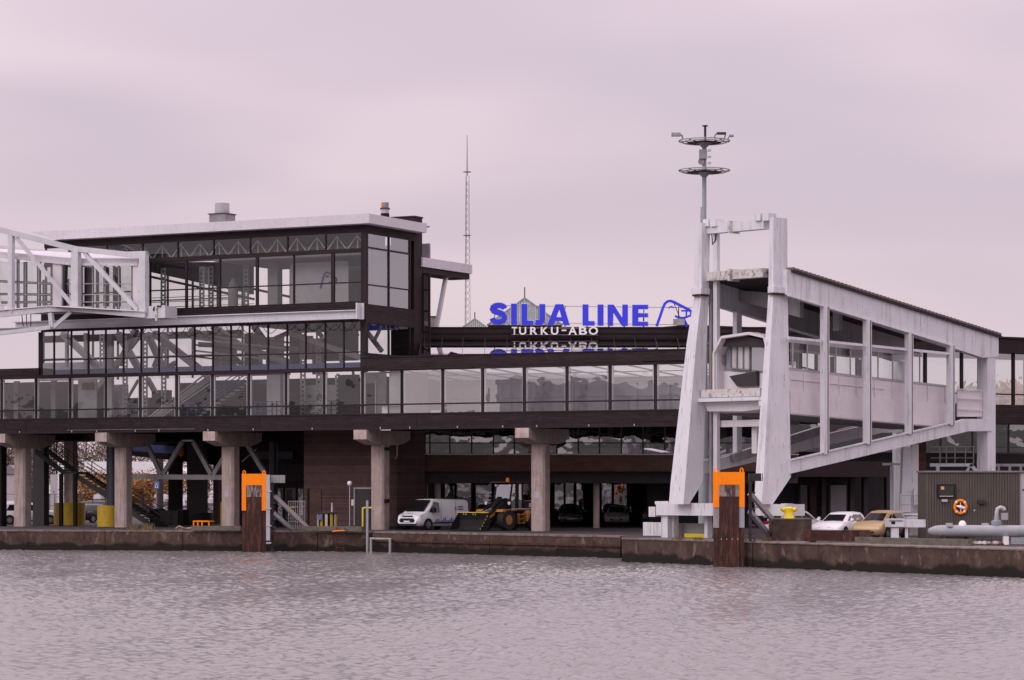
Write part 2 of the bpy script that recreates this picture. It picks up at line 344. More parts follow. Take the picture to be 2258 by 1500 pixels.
def make_water():
    ys = 52*(178/52)**np.linspace(0, 1, 1150); us = np.linspace(-.245, .245, 660)
    U, Y = np.meshgrid(us, ys); X = U*Y
    Z = np.zeros_like(X)
    for k in range(64):                              # short choppy wind ripples from many directions
        lam = .26*1.020**k; th = rng.uniform(0, math.pi); a = WAMP*lam/(2*math.pi)
        Z += a*np.sin(2*np.pi/lam*(X*math.cos(th)+Y*math.sin(th))+rng.uniform(0, 6.28))
    Zg = .85+.25*np.sin(X*.21+Y*.05+1)*np.sin(Y*.07-X*.08)+.15*np.sin(X*.6-Y*.21)
    Z = Z*Zg
    Z *= np.clip(np.minimum((U+.245)/.02, (.245-U)/.02), 0, 1)*np.clip((Y-52)/2, 0, 1)
    xs = us
    v = np.stack([X, Y, Z+WZ], -1).reshape(-1, 3); nx, ny = len(xs), len(ys)
    i = np.arange(ny-1)[:, None]*nx+np.arange(nx-1)[None, :]
    f = np.stack([i, i+1, i+nx+1, i+nx], -1).reshape(-1, 4)
    me = bpy.data.meshes.new('water'); me.vertices.add(len(v)); me.vertices.foreach_set('co', v.ravel().astype(np.float32))
    me.loops.add(f.size); me.loops.foreach_set('vertex_index', f.ravel().astype(np.int32)); me.polygons.add(len(f))
    me.polygons.foreach_set('loop_start', (np.arange(len(f))*4).astype(np.int32)); me.update(calc_edges=True)
    me.polygons.foreach_set('use_smooth', np.ones(len(f), bool)); me.materials.append(M['water'])
    o = bpy.data.objects.new('water', me); COL.objects.link(o); struct(o)
    m = MB()
    e = .245
    m.quad((-900, -900, WZ), (900, -900, WZ), (900, 52, WZ), (-900, 52, WZ)); m.quad((-900, 52, WZ), (-52*e, 52, WZ), (-178*e, 178, WZ), (-900, 178, WZ)); m.quad((52*e, 52, WZ), (900, 52, WZ), (900, 178, WZ), (178*e, 178, WZ))
    struct(m.build('water', 'water'))
make_water()
# far shore behind the viewer: it shows in the window reflections
mat('far_wood', (.06, .065, .055), .9, var=.3, vscale=.05)
mat('hall_white', (.45, .44, .45), .7, var=.1, vscale=.05)
m = MB(); n = 120
for i in range(n+1):
    a = math.radians(172+196*i/n); h = 25+6*math.sin(i*.19+.5)+3.5*math.sin(i*.47)+2*random.random(); ca, sa = math.cos(a), math.sin(a)
    m.v += [(560*ca, 560*sa, WZ-.5), (590*ca, 590*sa, h*.5), (650*ca, 650*sa, h), (760*ca, 760*sa, WZ-1)]
for i in range(n):
    for k in range(3): a = i*4+k; m.f.append((a, a+4, a+5, a+1))
struct(m.build('hill', 'far_wood', smooth=True))
h = root('boat_hall', 'pale boat hall with stepped roof on the far shore', 'building', at=(-330, -110, 0))
for k in range(12): MB().box(-352+5*k, -347.2+5*k, -118-8*k, -75-8*k, -1.5, 27-1.1*k).build('bay', 'hall_white', h)

# concrete quay blocks
mat('quay', (.068, .045, .037), .88, spec=.2, var=.4, vscale=1.1, fine=.18, bump=.4, bscale=8, dirt=(.11, .075, .058), damt=.75, dscale=(.8, .8, .45), dlow=.5, dirt2=(.19, .135, .105), d2=(1.1, 1.1, .45), d2low=.56, tide=WZ+.42)
mat('quay_wet', (.016, .013, .011), .7, spec=.2, var=.3, dirt=(.028, .030, .016), damt=.5, dscale=(1, 1, 1))
mat('quay_cap', (.20, .16, .15), .85, spec=.2, var=.3, vscale=1.5, dirt=(.075, .058, .045), damt=.7, dscale=(1, 1, 1), dlow=.48)
def quay_run(r, a, b, cuts, ztop, zb, caph, thick=.9, capout=.05, blockmat='quay', wet=.42):
    a, b = Vector(a), Vector(b); d = (b-a).normalized(); nrm = Vector((-d.y, d.x, 0))          # nrm points inland
    if nrm.y < 0: nrm = -nrm
    L = (b-a).length
    def loop(s0, s1, off, off2, z): return [tuple(a+d*s+nrm*o+Vector((0, 0, z))) for s, o in ((s0, off), (s1, off), (s1, off2), (s0, off2))]
    for s0, s1 in zip(cuts[:-1], cuts[1:]):
        s0 += .02; s1 -= .02; j = random.uniform(-.02, .02)
        blk = MB().hexa(loop(s0, s1, j, thick, WZ-1.2), loop(s0, s1, j, thick, ztop-caph)).build('block', blockmat, r)
        MB().hexa(loop(s0-.012, s1+.012, -capout, thick+.1, ztop-caph+.002), loop(s0-.012, s1+.012, -capout, thick+.1, ztop+.004)).build('cap', 'quay_cap', r)
    return a, d, nrm
def cut_at(a, b, pxs):
    a, b = Vector(a), Vector(b); d = (b-a).normalized(); L = (b-a).length; r = []
    for px in pxs:
        k = (px-CX)/F; r.append((k*a.y-a.x)/(d.x-k*d.y))
    return r
r = root('quay_wall', 'brown concrete quay wall left of and behind the left orange fender', 'quay wall', at=tuple(QL[0]))
quay_run(r, QL[0], QL[1], [0]+cut_at(QL[0], QL[1], [-150, -40, 62, 232, 403, 545, 700, 808]), .0, 0, .09)
r = root('quay_wall', 'stained recessed quay wall below the white van and wheel loader', 'quay wall', at=tuple(QL[1]))
c0 = cut_at(QL[0], QL[1], [808])[0]; pm = QL[0]+(QL[1]-QL[0]).normalized()*c0
quay_run(r, pm+Vector((0, .25, 0)), QL[2], [0]+cut_at(pm+Vector((0, .25, 0)), QL[2], [960, 1080, 1230, 1369]), -.0, 0, .11, blockmat='quay')
# timber ledge half way up the recessed wall
a_, b_ = pm+Vector((0, .25, 0)), QL[2]
MB().bar(a_+Vector((0, -.1, -.58)), b_+Vector((0, -.1, -.58)), .22, .12).build('ledge', 'rust', r)
r = root('quay_wall', 'concrete quay wall stepping forward under the white gantry and hut', 'quay wall', at=tuple(QR[0]))
quay_run(r, QR[0], QR[2], [0]+cut_at(QR[0], QR[2], [1408, 1660, 1874, 2134, 2330, 2600]), -.0, 0, .06, thick=3.2)
MB().hexa([tuple(QR[0]+Vector((.02, 0, -2.4))), tuple(QR[0]+Vector((3.2, 3, -2.4))), tuple(QL[2]+Vector((2.5, 1, -2.4))), tuple(QL[2]+Vector((.02, .5, -2.4)))],
          [tuple(QR[0]+Vector((.02, 0, -.02))), tuple(QR[0]+Vector((3.2, 3, -.02))), tuple(QL[2]+Vector((2.5, 1, -.02))), tuple(QL[2]+Vector((.02, .5, -.02)))]).build('return_block', 'quay', r)
# ------------------------------------------------------------------ elevated gallery with the glazed tower
G = Fr(776, 170.6, 27.6)
def px2s(l, t=0): return [G.s(x, t) for x in l]
def glazing(par, ss, z0, z1, t, gl, mw=.10, md=.12, frame='frame_dark', rails=(), jitter=.004, thick=None, inner=False, axis='s', post0=True):
    """mullions at every position of ss, panes between them, horizontal rails (z, height)."""
    def bx(a0, a1, b0, b1, c0, c1): return (a0, a1, b0, b1, c0, c1) if axis == 's' else (b0, b1, a0, a1, c0, c1)
    zz = [z0]+[r[0] for r in rails]+[z1]
    for i, s in enumerate(ss):
        w = (thick or {}).get(i, mw)
        boxo('mullion', frame, par, *bx(s-w/2, s+w/2, t-md/2, t+md/2, z0, z1))
        if inner:
            for sg in (-1, 1):
                if (i == 0 and sg < 0) or (i == len(ss)-1 and sg > 0): continue
                boxo('inner_frame', 'frame_light', par, *bx(s+sg*(w/2+.002), s+sg*(w/2+.11), t+.03, t+.14, z0+.02, z1-.02))
    for i in range(len(ss)-1):
        for za, zb in zip(zz[:-1], zz[1:]):
            j = [random.uniform(-jitter, jitter) for _ in range(2)]
            if axis == 's': q = [(ss[i], t+j[0], za), (ss[i+1], t-j[0], za), (ss[i+1], t-j[0]+j[1], zb), (ss[i], t+j[0]+j[1], zb)]
            else: q = [(t+j[0], ss[i], za), (t-j[0], ss[i+1], za), (t-j[0]+j[1], ss[i+1], zb), (t+j[0]+j[1], ss[i], zb)]
            MB().quad(*q).build('glass_pane', gl, par, fix=False)
    for zc, h in rails:
        boxo('rail', frame, par, *bx(ss[0], ss[-1], t-md/2-.012, t+md/2-.02, zc-h/2, zc+h/2))
sL, sR = G.s(-60), G.s(1760)
zg0, zg1 = G.z(800, 947), G.z(800, 913)            # floor band
zw1 = G.z(800, 819); zf1 = G.z(800, 790)           # window head, parapet top
GD = 6.2
gal = root('glazed_gallery', 'long brown gallery of big windows raised on concrete pillars', 'gallery', G, (0, 0, 0))
boxo('floor_band', 'brown', gal, sL, sR, 0, .3, zg0, zg1)
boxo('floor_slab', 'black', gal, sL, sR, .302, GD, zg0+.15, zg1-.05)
boxo('drip_edge', 'frame_dark', gal, sL, sR, -.06, -.002, zg1-.07, zg1+.02)
boxo('bottom_edge', 'frame_dark', gal, sL, sR, -.05, -.002, zg0-.04, zg0+.06)
s8 = G.s(799)
boxo('parapet', 'brown', gal, s8, sR, -.12, .3, zw1, zf1)
boxo('parapet_cap', 'frame_dark', gal, s8, sR, -.18, .36, zf1+.002, zf1+.07)
boxo('gutter', 'brown_plain', gal, G.s(862), G.s(1046), -.22, -.122, zw1+.05, zw1+.15)
boxo('gutter', 'brown_plain', gal, G.s(1420), G.s(1600), -.22, -.122, zw1+.22, zw1+.32)
zt0 = G.z(800, 815)
boxo('parapet', 'brown_plain', gal, sL, s8-.002, -.1, .25, zw1+.01, zt0+.14)
boxo('roof_edge', 'brown', gal, sL, G.s(88), -.13, 1.5, zt0+.142, G.z(40, 813))
zr0 = 0
mult = [-60, 2, 78, 153, 232, 308, 388, 467, 547, 629, 713, 798, 885, 975, 1063, 1155, 1249, 1344, 1444, 1548, 1655, 1758]
ss = px2s(mult)
zr = G.z(800, 893)
glazing(gal, ss[:13], zg1, zw1, .08, 'glass', mw=.15, rails=[(zr, .09)], inner=True)
glazing(gal, ss[12:], zg1, zw1, .08, 'glass_gallery', mw=.17, rails=[(zr, .09)], inner=True, jitter=.002)
# rear side and ceiling of the corridor
boxo('ceiling', 'inner_pale', gal, G.s(885), sR, .31, .44, zw1+.03, zw1+.12)
sky_s = px2s([886, 940, 1000, 1063, 1130, 1200, 1275, 1350, 1430, 1520, 1620, 1758], 3.4)
z_r = G.zs(838, G.s(1150, 8.6), 8.6)
for s in sky_s: MB().bar((s, .45, zw1+.02), (s, 8.6, z_r), .05, .09).build('roof_bar', 'inner_dark', gal)
MB().bar((sky_s[0], 4.5, (zw1+.02+z_r)/2), (sky_s[-1], 4.5, (zw1+.02+z_r)/2), .05, .06).build('roof_bar', 'inner_dark', gal)
boxo('eaves_beam', 'inner_grey', gal, sky_s[0], sky_s[-1], 8.55, 8.75, z_r-.22, z_r-.04)
for i in range(len(sky_s)-1):
    MB().quad((sky_s[i], .45, zw1+.07), (sky_s[i+1], .45, zw1+.07), (sky_s[i+1], 8.6, z_r+.05), (sky_s[i], 8.6, z_r+.05)).build('roof_pane', 'polycarbonate', gal, fix=False)
boxo('back_wall', 'inner_pale', gal, sky_s[0], sky_s[-1], 8.8, 8.95, zg1-.05, z_r-.25)
for k in range(12):
    s = sky_s[0]+(sky_s[-1]-sky_s[0])*(k+.3)/12; boxo('back_post', 'inner_grey', gal, s-.05, s+.05, 8.7, 8.79, zg1, z_r-.23)
boxo('back_rail', 'inner_grey', gal, sky_s[0], sky_s[-1], 8.66, 8.69, zr+.55, zr+.62)
# partition, door and pale panel right of the tower corner
boxo('partition', 'inner_grey', gal, G.s(800, 2.4), G.s(851, 2.4), 2.4, 2.5, zg1, zw1+.04)
boxo('door', 'inner_dark', gal, G.s(806, 2.3), G.s(827, 2.3), 2.33, 2.39, zg1, zg1+2.05)
for x in (804.5, 828): boxo('door_frame', 'frame_light', gal, G.s(x-1, 2.3), G.s(x+1, 2.3), 2.28, 2.4, zg1, zg1+2.2)
boxo('pale_panel', 'inner_pale', gal, G.s(853), G.s(883), .3, .4, zg1, zw1)
boxo('notice', 'plate', gal, G.s(838), G.s(850), .25, .28, zg1+.02, zg1+.5)
boxo('end_panel', 'inner_grey', gal, G.s(887, 2.6), G.s(942, 2.6), 2.6, 2.7, zg1, zw1)
for k, px in enumerate((45, 160, 215, 300, 352, 460, 560, 690, 840, 905, 1010, 1110, 1185, 1300, 1400)):       # lamp hooks and cladding joints on the bands
    s_ = G.s(px); boxo('lamp_hook', 'frame_light', gal, s_-.03, s_+.03, -.10, -.052, zg0+.02, zg0+.14)
    if k % 3 == 0: boxo('cladding_joint', 'frame_dark', gal, s_+.4, s_+.44, -.02, -.001, zg0+.07, zg1-.08)
MB().tube([(G.s(150), -.07, zg0+.16), (G.s(300), -.07, zg0+.17), (G.s(430), -.07, zg0+.15)], .02, 5).build('cable', 'inner_grey', gal)
# left lobby inside
boxo('lobby_panel', 'inner_pale', gal, G.s(172, 2), G.s(213, 2), 2, 2.12, zg1, zw1)
boxo('lobby_sign', 'leaf_green', gal, G.s(181, 1.9), G.s(206, 1.9), 1.9, 1.96, zw1-.72, zw1-.25)
boxo('lobby_column', 'inner_pale', gal, G.s(236, 1.2), G.s(246, 1.2), 1.2, 1.5, zg1, zw1+3)
boxo('lobby_wall', 'inner_dark', gal, G.s(-20, 4.6), G.s(150, 4.6), 4.6, 4.7, zg1, zw1)
for x in (30, 112): boxo('lobby_post', 'inner_grey', gal, G.s(x, 2.5), G.s(x+10, 2.5), 2.5, 2.7, zg1, zw1)
# hammerhead pillars
caps = [(-13, 'hammerhead pillar at the left edge, behind it dark stairs'), (210, 'hammerhead pillar beside the dark blue column with yellow base'),
        (448, 'hammerhead pillar just left of the orange fender plate'), (780, 'hammerhead pillar in front of the brick wall, left of the white van'),
        (1136, 'hammerhead pillar partly hiding the wheel loader')]
for px, lab in caps:
    s0 = G.s(px, -.25); r = root('concrete_pillar', 'concrete '+lab, 'pillar', G, (s0+.45, 3.1, 0), group='pillars under the gallery')
    zt = zg0-.03
    MB().prism([(-.25, zt), (5.4, zt), (5.4, zt-.55), (4.7, zt-.80), (3.9, zt-.95), (1.2, zt-.95), (.5, zt-.80), (-.25, zt-.60)], 'x', s0, s0+.95).build('cap', 'concrete', r)
    boxo('cap_end', 'concrete_light', r, s0-.004, s0+.954, -.262, -.24, zt-.61, zt-.004)
    c = .13; x0, x1, y0, y1 = s0-.02, s0+.97, 1.85, 2.75
    lp = [(x0+c, y0), (x1-c, y0), (x1, y0+c), (x1, y1-c), (x1-c, y1), (x0+c, y1), (x0, y1-c), (x0, y0+c)]
    sh = MB().prism(lp, 'z', 0.003, zt-.97).build('shaft', 'concrete', r)
    if px in (448, 1136): boxo('patch', 'frame_light', sh, s0+.3, s0+.62, 1.835, 1.87, 2.1, 2.5)
    if px == 780:
        boxo('camera_box', 'black', sh, x1+.002, x1+.22, 1.95, 2.25, zt-1.3, zt-1.1); boxo('socket_box', 'black', sh, x1+.002, x1+.22, 1.95, 2.25, 1.75, 2.0)

# ---- tower
tw = root('glass_tower', 'tall glazed stair tower with white sloping roof edge and brown frames', 'tower', G, (0, .02, 0))
T0 = .02
sA, sB, sC = G.s(90), G.s(799), 0
tB = G.t(905, sB)                                    # depth of the glazed right flank
z = lambda px, py, t=0: G.z(px, py, t)
zl0, zl1 = zt0+.14, z(800, 709)                      # low level windows
zu0, zu1 = z(800, 664), z(800, 556)                  # upper windows
zc0, zc1 = z(800, 547), z(800, 512)                  # clerestory
zro = z(800, 494)
low = [88, 118, 156, 194, 232, 271, 310, 349, 388, 428, 468, 508, 549, 590, 632, 673, 716, 757, 797]
glazing(tw, px2s(low), zl0, zl1, T0+.06, 'glass', mw=.09, rails=[(z(800, 776), .07)], thick={0: .3, 18: .2})
boxo('belt', 'brown', tw, sA, sB, T0, T0+.25, zl1, zu0)
sU = G.s(100)
up = [100, 170, 250, 330, 410, 484, 566, 647, 733, 797]
glazing(tw, px2s(up), zu0, zu1, T0+.06, 'glass', mw=.12, rails=[(z(800, 622), .08)], thick={4: .18, 6: .2, 8: .26})
boxo('beam', 'brown_plain', tw, sU-.1, sB, T0-.04, T0+.25, zu1, zc0)
cl = [100, 160, 235, 313, 391, 470, 551, 633, 717, 797]
glazing(tw, px2s(cl), zc0, zc1, T0+.06, 'glass', mw=.09)
boxo('head_band', 'brown_plain', tw, sU-.1, sB, T0-.02, T0+.25, zc1, zro)
boxo('corner_post', 'brown_plain', tw, sB, sB+.28, T0-.03, T0+.25, zl0-.3, zro)
# right flank: sf is its plane
sf = sB+.26
tm = [G.t(x, sf) for x in (806, 858, 904)]
zz0, zz1 = G.zs(670, sf, tm[0]), G.zs(514, sf, tm[0])
glazing(tw, tm, zz0, zz1, sf-.04, 'glass_gallery', axis='t', mw=.13, rails=[(G.zs(627, sf, 0), .09), (G.zs(545, sf, 0), .12)])
zq0, zq1 = G.zs(778, sf, tm[0]), G.zs(712, sf, tm[0])
glazing(tw, tm, zq0, zq1, sf-.04, 'glass_dim', axis='t', mw=.12, jitter=0)
tB0 = tB
boxo('flank_band', 'brown', tw, sf-.2, sf+.02, T0+.26, tB, zq1, zz0)
boxo('flank_base', 'brown', tw, sf-.2, sf+.02, T0+.26, tB, zf1-.4, zq0)
boxo('flank_head', 'brown_plain', tw, sf-.2, sf+.02, T0+.26, tB, zz1, zro)
# stair shaft behind the flank and brick wall below
sE = sf+.03; tS = G.t(931, sE); tF = tB; tB = 4.0; s672 = G.s(672, tB)
boxo('shaft', 'brown_plain', tw, sB-1.5, sE, tF, tS, zg0+.02, G.zs(482, sE, tS))
boxo('shaft_cap', 'frame_dark', tw, sB-1.5, sE+.06, tF-.05, tS+.05, G.zs(482, sE, tS)+.002, G.zs(479, sE, tS))
bw = boxo('brick_wall', 'brown_brick', tw, s672, sE+.02, tB-.1, G.t(936, sE), 0, zg0+.016)
boxo('plinth', 'dark_grey', tw, s672-.4, sE+.4, tB-1.0, tB-.102, 0.004, .22)
dr = boxo('door', 'brown_warm', tw, G.s(685, tB), G.s(711, tB), tB-.16, tB-.102, .23, 2.6)
boxo('door_frame', 'black', tw, G.s(681, tB), G.s(684.6, tB), tB-.2, tB-.102, .23, 2.68)
d2 = boxo('door', 'dark_grey', tw, G.s(787, tB), G.s(819, tB), tB-.16, tB-.102, .23, 2.62)
for a, b, c, d in ((783.5, 786.5, .23, 2.75), (786.7, 822, 2.64, 2.75)): boxo('door_frame', 'grey_steel', tw, G.s(a, tB), G.s(b, tB), tB-.22, tB-.104, c, d)
boxo('notice', 'plate', tw, G.s(777, tB), G.s(782, tB), tB-.14, tB-.104, 1.55, 1.95)
MB().tube([(sE+.12, tB-.25, zg0+1), (sE+.12, tB-.25, 4.9), (sE+.0, tB-.25, 4.6)], .05, 6).build('downpipe', 'grey_steel', tw)
# narrow glazed strip and rear canopy to the right of the shaft
t2 = tS+.05; s3 = G.s(946, t2)
glazing(tw, [sE+.04, s3], zf1-.3, G.zs(606, s3, t2), t2+.05, 'glass_gallery', mw=.12, rails=[(z_, .1) for z_ in np.linspace(zf1+.6, G.zs(606, s3, t2)-1, 4)])
tc2 = G.t(1038, sE); cz0, cz1 = G.zs(588, sE, t2), G.zs(568, sE, t2)
cp = MB()
boxo('canopy_soffit', 'brown_plain', tw, sE-1.5, sE+.0, t2, tc2-.2, cz0-.42, cz0-.02)
boxo('canopy_fascia', 'fascia_white', tw, sE-1.6, sE+.12, t2-.2, tc2, cz0-.018, cz1)
MB().bar(G.q(984, 606, sE-.3), G.q(951, 783, sE-.3), .24).build('canopy_strut', 'steel_white', tw)
MB().tube([G.q(1022, 598, sE-.2), G.q(1021, 609, sE-.2), G.q(986, 611, sE-.2), G.q(982, 616, sE-.2)], .07, 8).build('gutter_pipe', 'grey_steel', tw)
MB().tube([G.q(946, 500, sf), G.q(934, 502, sf)], .05, 6).build('overflow_spout', 'dark_grey', tw)
# roof
fo = .75
rz0, rz1 = G.zs(493, sB+.3, -fo), G.zs(472, sB+.3, -fo)
tR = G.t(941, sB+.95)
lp = lambda zt: [(G.s(66, -fo), -fo, zt), (sB+.95, -fo, zt), (sB+.95, tR, zt), (G.s(66, -fo), tR, zt)]
mroof = MB(); lo = [(G.s(122, -fo), -fo, rz0), (sB+.95, -fo, rz0), (sB+.95, tR, rz0), (G.s(122, -fo), tR, rz0)]
mroof.hexa(lo, lp(rz1)); mroof.build('roof', 'fascia_white', tw)
boxo('roof_soffit', 'brown_plain', tw, sU-.1, sB+.2, T0+.3, tR-.6, zro-.1, rz0-.004)
vt = root('roof_vent', 'square pale roof vent with round cowl on the tower roof', 'vent', G, (G.s(490, 3), 3, rz1))
c = G.p(490, 488, 3)
MB().box(c.x-.65, c.x+.65, 2.4, 3.6, rz1+.004, G.z(490, 474, 3)).build('base', 'inner_grey', vt)
MB().box(c.x-.72, c.x+.72, 2.33, 3.67, G.z(490, 474, 3), G.z(490, 472, 3)).build('flange', 'dark_grey', vt)
MB().lathe([(.5, G.z(490, 472, 3)), (.48, G.z(490, 449, 3)), (.4, G.z(490, 448, 3))], (c.x, 3, 0), 20).build('cowl', 'inner_pale', vt, smooth=True)
t7 = 4.6; c = G.p(849, 478, t7)
vt = root('roof_vent', 'slim banded roof vent with orange spot at the tower corner', 'vent', G, (c.x, t7, rz1))
MB().lathe([(.33, rz1+.004), (.28, G.z(849, 471, t7))], (c.x, t7, 0), 16).build('base', 'black', vt)
MB().lathe([(.27, G.z(849, 471, t7)), (.27, G.z(849, 462, t7))], (c.x, t7, 0), 16).build('collar', 'inner_pale', vt)
MB().lathe([(.33, G.z(849, 462, t7)), (.33, G.z(849, 459, t7))], (c.x, t7, 0), 16).build('flange', 'dark_grey', vt)
MB().lathe([(.25, G.z(849, 459, t7)), (.25, G.z(849, 447, t7))], (c.x, t7, 0), 16).build('cowl', 'inner_grey', vt, smooth=True)
MB().lathe([(.09, -.28), (.09, -.24)], (c.x-.1, t7, G.z(849, 453, t7)), 10, 'y').build('warning_light', 'orange', vt)
# ---- inside the tower
tb = 9.0
rear = px2s([96, 150, 205, 260, 315, 370, 425, 480, 535], tb)
glazing(tw, rear, zl0, zu1, tb, 'glass', mw=.12, rails=[(zl0+1.6, .08), (zl1+.1, .5), (zu0+1.3, .08)])
boxo('rear_wall', 'inner_grey', tw, rear[-1]+.05, sB-.1, tb-.1, tb+.1, zg1, zw1)
boxo('rear_parapet', 'inner_grey', tw, G.s(92, tb), G.s(232, tb), tb-.3, tb-.12, zl0, G.z(150, 800, tb)); boxo('rear_parapet', 'inner_dark', tw, G.s(150, tb), G.s(470, tb), tb-.4, tb-.15, zg1, G.z(300, 878, tb))
boxo('rear_cabinet', 'inner_grey', tw, G.s(248, tb-1), G.s(276, tb-1), tb-1.2, tb-.6, zg1, G.z(260, 850, tb)); boxo('rear_cabinet', 'inner_dark', tw, G.s(338, tb-1), G.s(372, tb-1), tb-1.2, tb-.6, zg1, G.z(355, 862, tb)); boxo('rear_cabinet', 'inner_dark', tw, G.s(395, tb-1), G.s(455, tb-1), tb-1.2, tb-.6, zg1, G.z(420, 846, tb)); boxo('rear_cabinet', 'inner_dark', tw, G.s(150, tb-2), G.s(236, tb-2), tb-2.2, tb-2, zg1, zw1-.1)
boxo('rear_wall', 'inner_grey', tw, G.s(640, tb), sB-.1, tb-.1, tb+.1, zl1, zc1)
boxo('ceiling', 'inner_grey', tw, G.s(470, 1), sB-.1, T0+1.0, tb-.2, zu1-.05, zu1+.1)
boxo('upper_floor', 'inner_grey', tw, G.s(500, 1.2), sB-.1, T0+1.4, tb-.2, zl1+.2, zl1+.5)
boxo('logo_wall', 'inner_pale', tw, G.s(640, 2.2), G.s(768, 2.2), 2.2, 2.3, zu0, zu1-.3)
def seal_path(ox, oy, sc):   # outline of the seal's head in sign pixels
    return [[(ox+x*sc, oy+y*sc) for x, y in st] for st in (
        [(0, 1), (.19, .27), (.27, .10), (.39, .0), (.53, .05), (.96, .34), (1.0, .47), (.93, .62), (.80, .70), (.66, .69), (.53, .60)],
        [(.71, .42), (.98, .40)], [(.86, .42), (.83, .66)], [(.78, .70), (.88, 1.0)], [(.35, .31), (.43, .24), (.51, .27)])]
for st in seal_path(706, 600, 36): MB().tube([G.p(x, y, 2.14) for x, y in st], .045, 6).build('seal_stroke', 'rail_blue', tw)
# roof truss behind the clerestory
for dt in (1.3,):
    zz = (zc0+.06, zc1-.04); s0, s1 = G.s(255, dt), sB-.4; n = 26
    for k in range(n):
        a, b = s0+(s1-s0)*k/n, s0+(s1-s0)*(k+1)/n; up_ = k % 2
        MB().bar((a, dt, zz[up_]), (b, dt, zz[1-up_]), .06).build('truss_bar', 'steel_white', tw)
        if k % 2: MB().bar((a, dt+.07, zz[0]), (a, dt+.07, zz[1]), .06).build('truss_bar', 'steel_white', tw)
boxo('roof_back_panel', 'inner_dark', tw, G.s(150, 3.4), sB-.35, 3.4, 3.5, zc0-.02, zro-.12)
for k in range(7): boxo('roof_duct', 'inner_grey', tw, G.s(330+k*68, 3), G.s(390+k*68, 3), 3.0, 3.3, zc0+.15+.1*(k%3), zc0+.5+.08*(k%2))
# perforated lattice columns
def lattice_column(px, t, z0, z1, w=.30):
    s = G.s(px, t); m = MB()
    for x in (-w/2, w/2): m.box(s+x-.045, s+x+.045, t-.05, t+.05, z0, z1)
    k = z0
    while k < z1: m.box(s-w/2+.046, s+w/2-.046, t-.035, t+.035, k, k+.14); k += .30
    m.build('lattice_column', 'inner_pale', tw)
for px, z0, z1 in ((360, zu0, zu1), (445, zu0, zu1), (465, zu0, zu1), (543, zu0, zu1), (276, zg1, zl1), (320, zg1, zl1), (361, zg1, zl1), (225, zl0, zl1), (668, zg1, zl1), (703, zg1, zl1), (745, zg1, zw1)):
    lattice_column(px, 4.5, z0, z1)
# heavy diagonal braces in the lower level (photo px,py at depth t)
for a, b, w, t in (((138, 735), (228, 820), .42, 5), ((260, 735), (310, 820), .40, 6), ((310, 735), (205, 870), .36, 6.5), ((325, 735), (362, 818), .38, 5), ((340, 735), (460, 830), .42, 4),
                   ((300, 725), (262, 805), .36, 5), ((372, 735), (340, 810), .3, 6.8), ((388, 800), (345, 825), .3, 6), ((305, 838), (272, 895), .16, 5), ((325, 835), (345, 870), .3, 6),
                   ((420, 730), (640, 800), .40, 3.5), ((440, 760), (660, 770), .34, 4), ((540, 770), (470, 720), .4, 5), ((640, 735), (800, 790), .34, 2.5), ((560, 720), (610, 790), .35, 4.2),
                   ((800, 720), (842, 775), .26, 3.0), ((842, 718), (825, 752), .18, 3.4), ((190, 735), (190, 830), .26, 4.5), ((147, 735), (147, 810), .18, 4.6)):
    MB().bar(G.p(*a, t), G.p(*b, t), w).build('brace', 'inner_grey', tw)
boxo('floor_edge', 'rail_blue', tw, sA+.3, sB-.3, T0+.9, T0+1.0, zl0+.02, zl0+.38)
# ribbed underside of the upper flight
for k in range(5):
    MB().bar(G.p(425, 734+k*13, 3+k*.3), G.p(640, 756+k*14, 3+k*.3), .22, .12).build('flight_rib', 'inner_pale' if k % 2 else 'inner_dark', tw)
MB().hexa([G.p(420, 742, 5.2), G.p(630, 770, 5.2), G.p(630, 776, 5.2), G.p(420, 748, 5.2)], [G.p(420, 742, 7), G.p(630, 770, 7), G.p(630, 776, 7), G.p(420, 748, 7)]).build('flight_soffit', 'inner_grey', tw)
# escalator
for dy, hh in ((0, .10), (9, .08), (17, .34), (30, .08)):
    MB().bar(G.p(322, 925+dy*.6, 2.6), G.p(470, 812+dy, 2.6), .08, hh).build('escalator_rail', 'inner_pale' if hh < .3 else 'inner_grey', tw)
MB().hexa([G.p(330, 935, 2.7), G.p(470, 832, 2.7), G.p(470, 850, 2.7), G.p(360, 935, 2.7)], [G.p(330, 935, 4.2), G.p(470, 832, 4.2), G.p(470, 850, 4.2), G.p(360, 935, 4.2)]).build('escalator', 'inner_dark', tw)
# stairs with blue railings
st = G.p(445, 918, 2.2); en = G.p(560, 840, 2.2)
for k in range(12):
    f_ = k/11; p_ = st.lerp(en, f_); boxo('tread', 'inner_grey', tw, p_.x, p_.x+.4, 1.6, 3.4, p_.z-.04, p_.z+.05)
    if k % 3 == 0: MB().bar(p_+Vector((0, -.65, 0)), p_+Vector((0, -.65, 1.05)), .06).build('baluster', 'rail_blue', tw)
for h_ in (.3, .55, .8, 1.05): MB().bar(st+Vector((0, -.65, h_)), en+Vector((0, -.65, h_)), .05).build('stair_rail', 'rail_blue', tw)
for x0, x1 in ((240, 300), (395, 450), (562, 600), (610, 790)):
    for h_ in (.35, .65, .95): MB().bar((G.s(x0, 1.8), 1.8, zg1+h_), (G.s(x1, 1.8), 1.8, zg1+h_), .04).build('hand_rail', 'rail_blue' if x0 < 610 else 'dark_grey', tw)
    for x in np.linspace(x0, x1, 4): boxo('baluster', 'rail_blue' if x0 < 610 else 'dark_grey', tw, G.s(x, 1.8)-.03, G.s(x, 1.8)+.03, 1.78, 1.84, zg1, zg1+1.0)
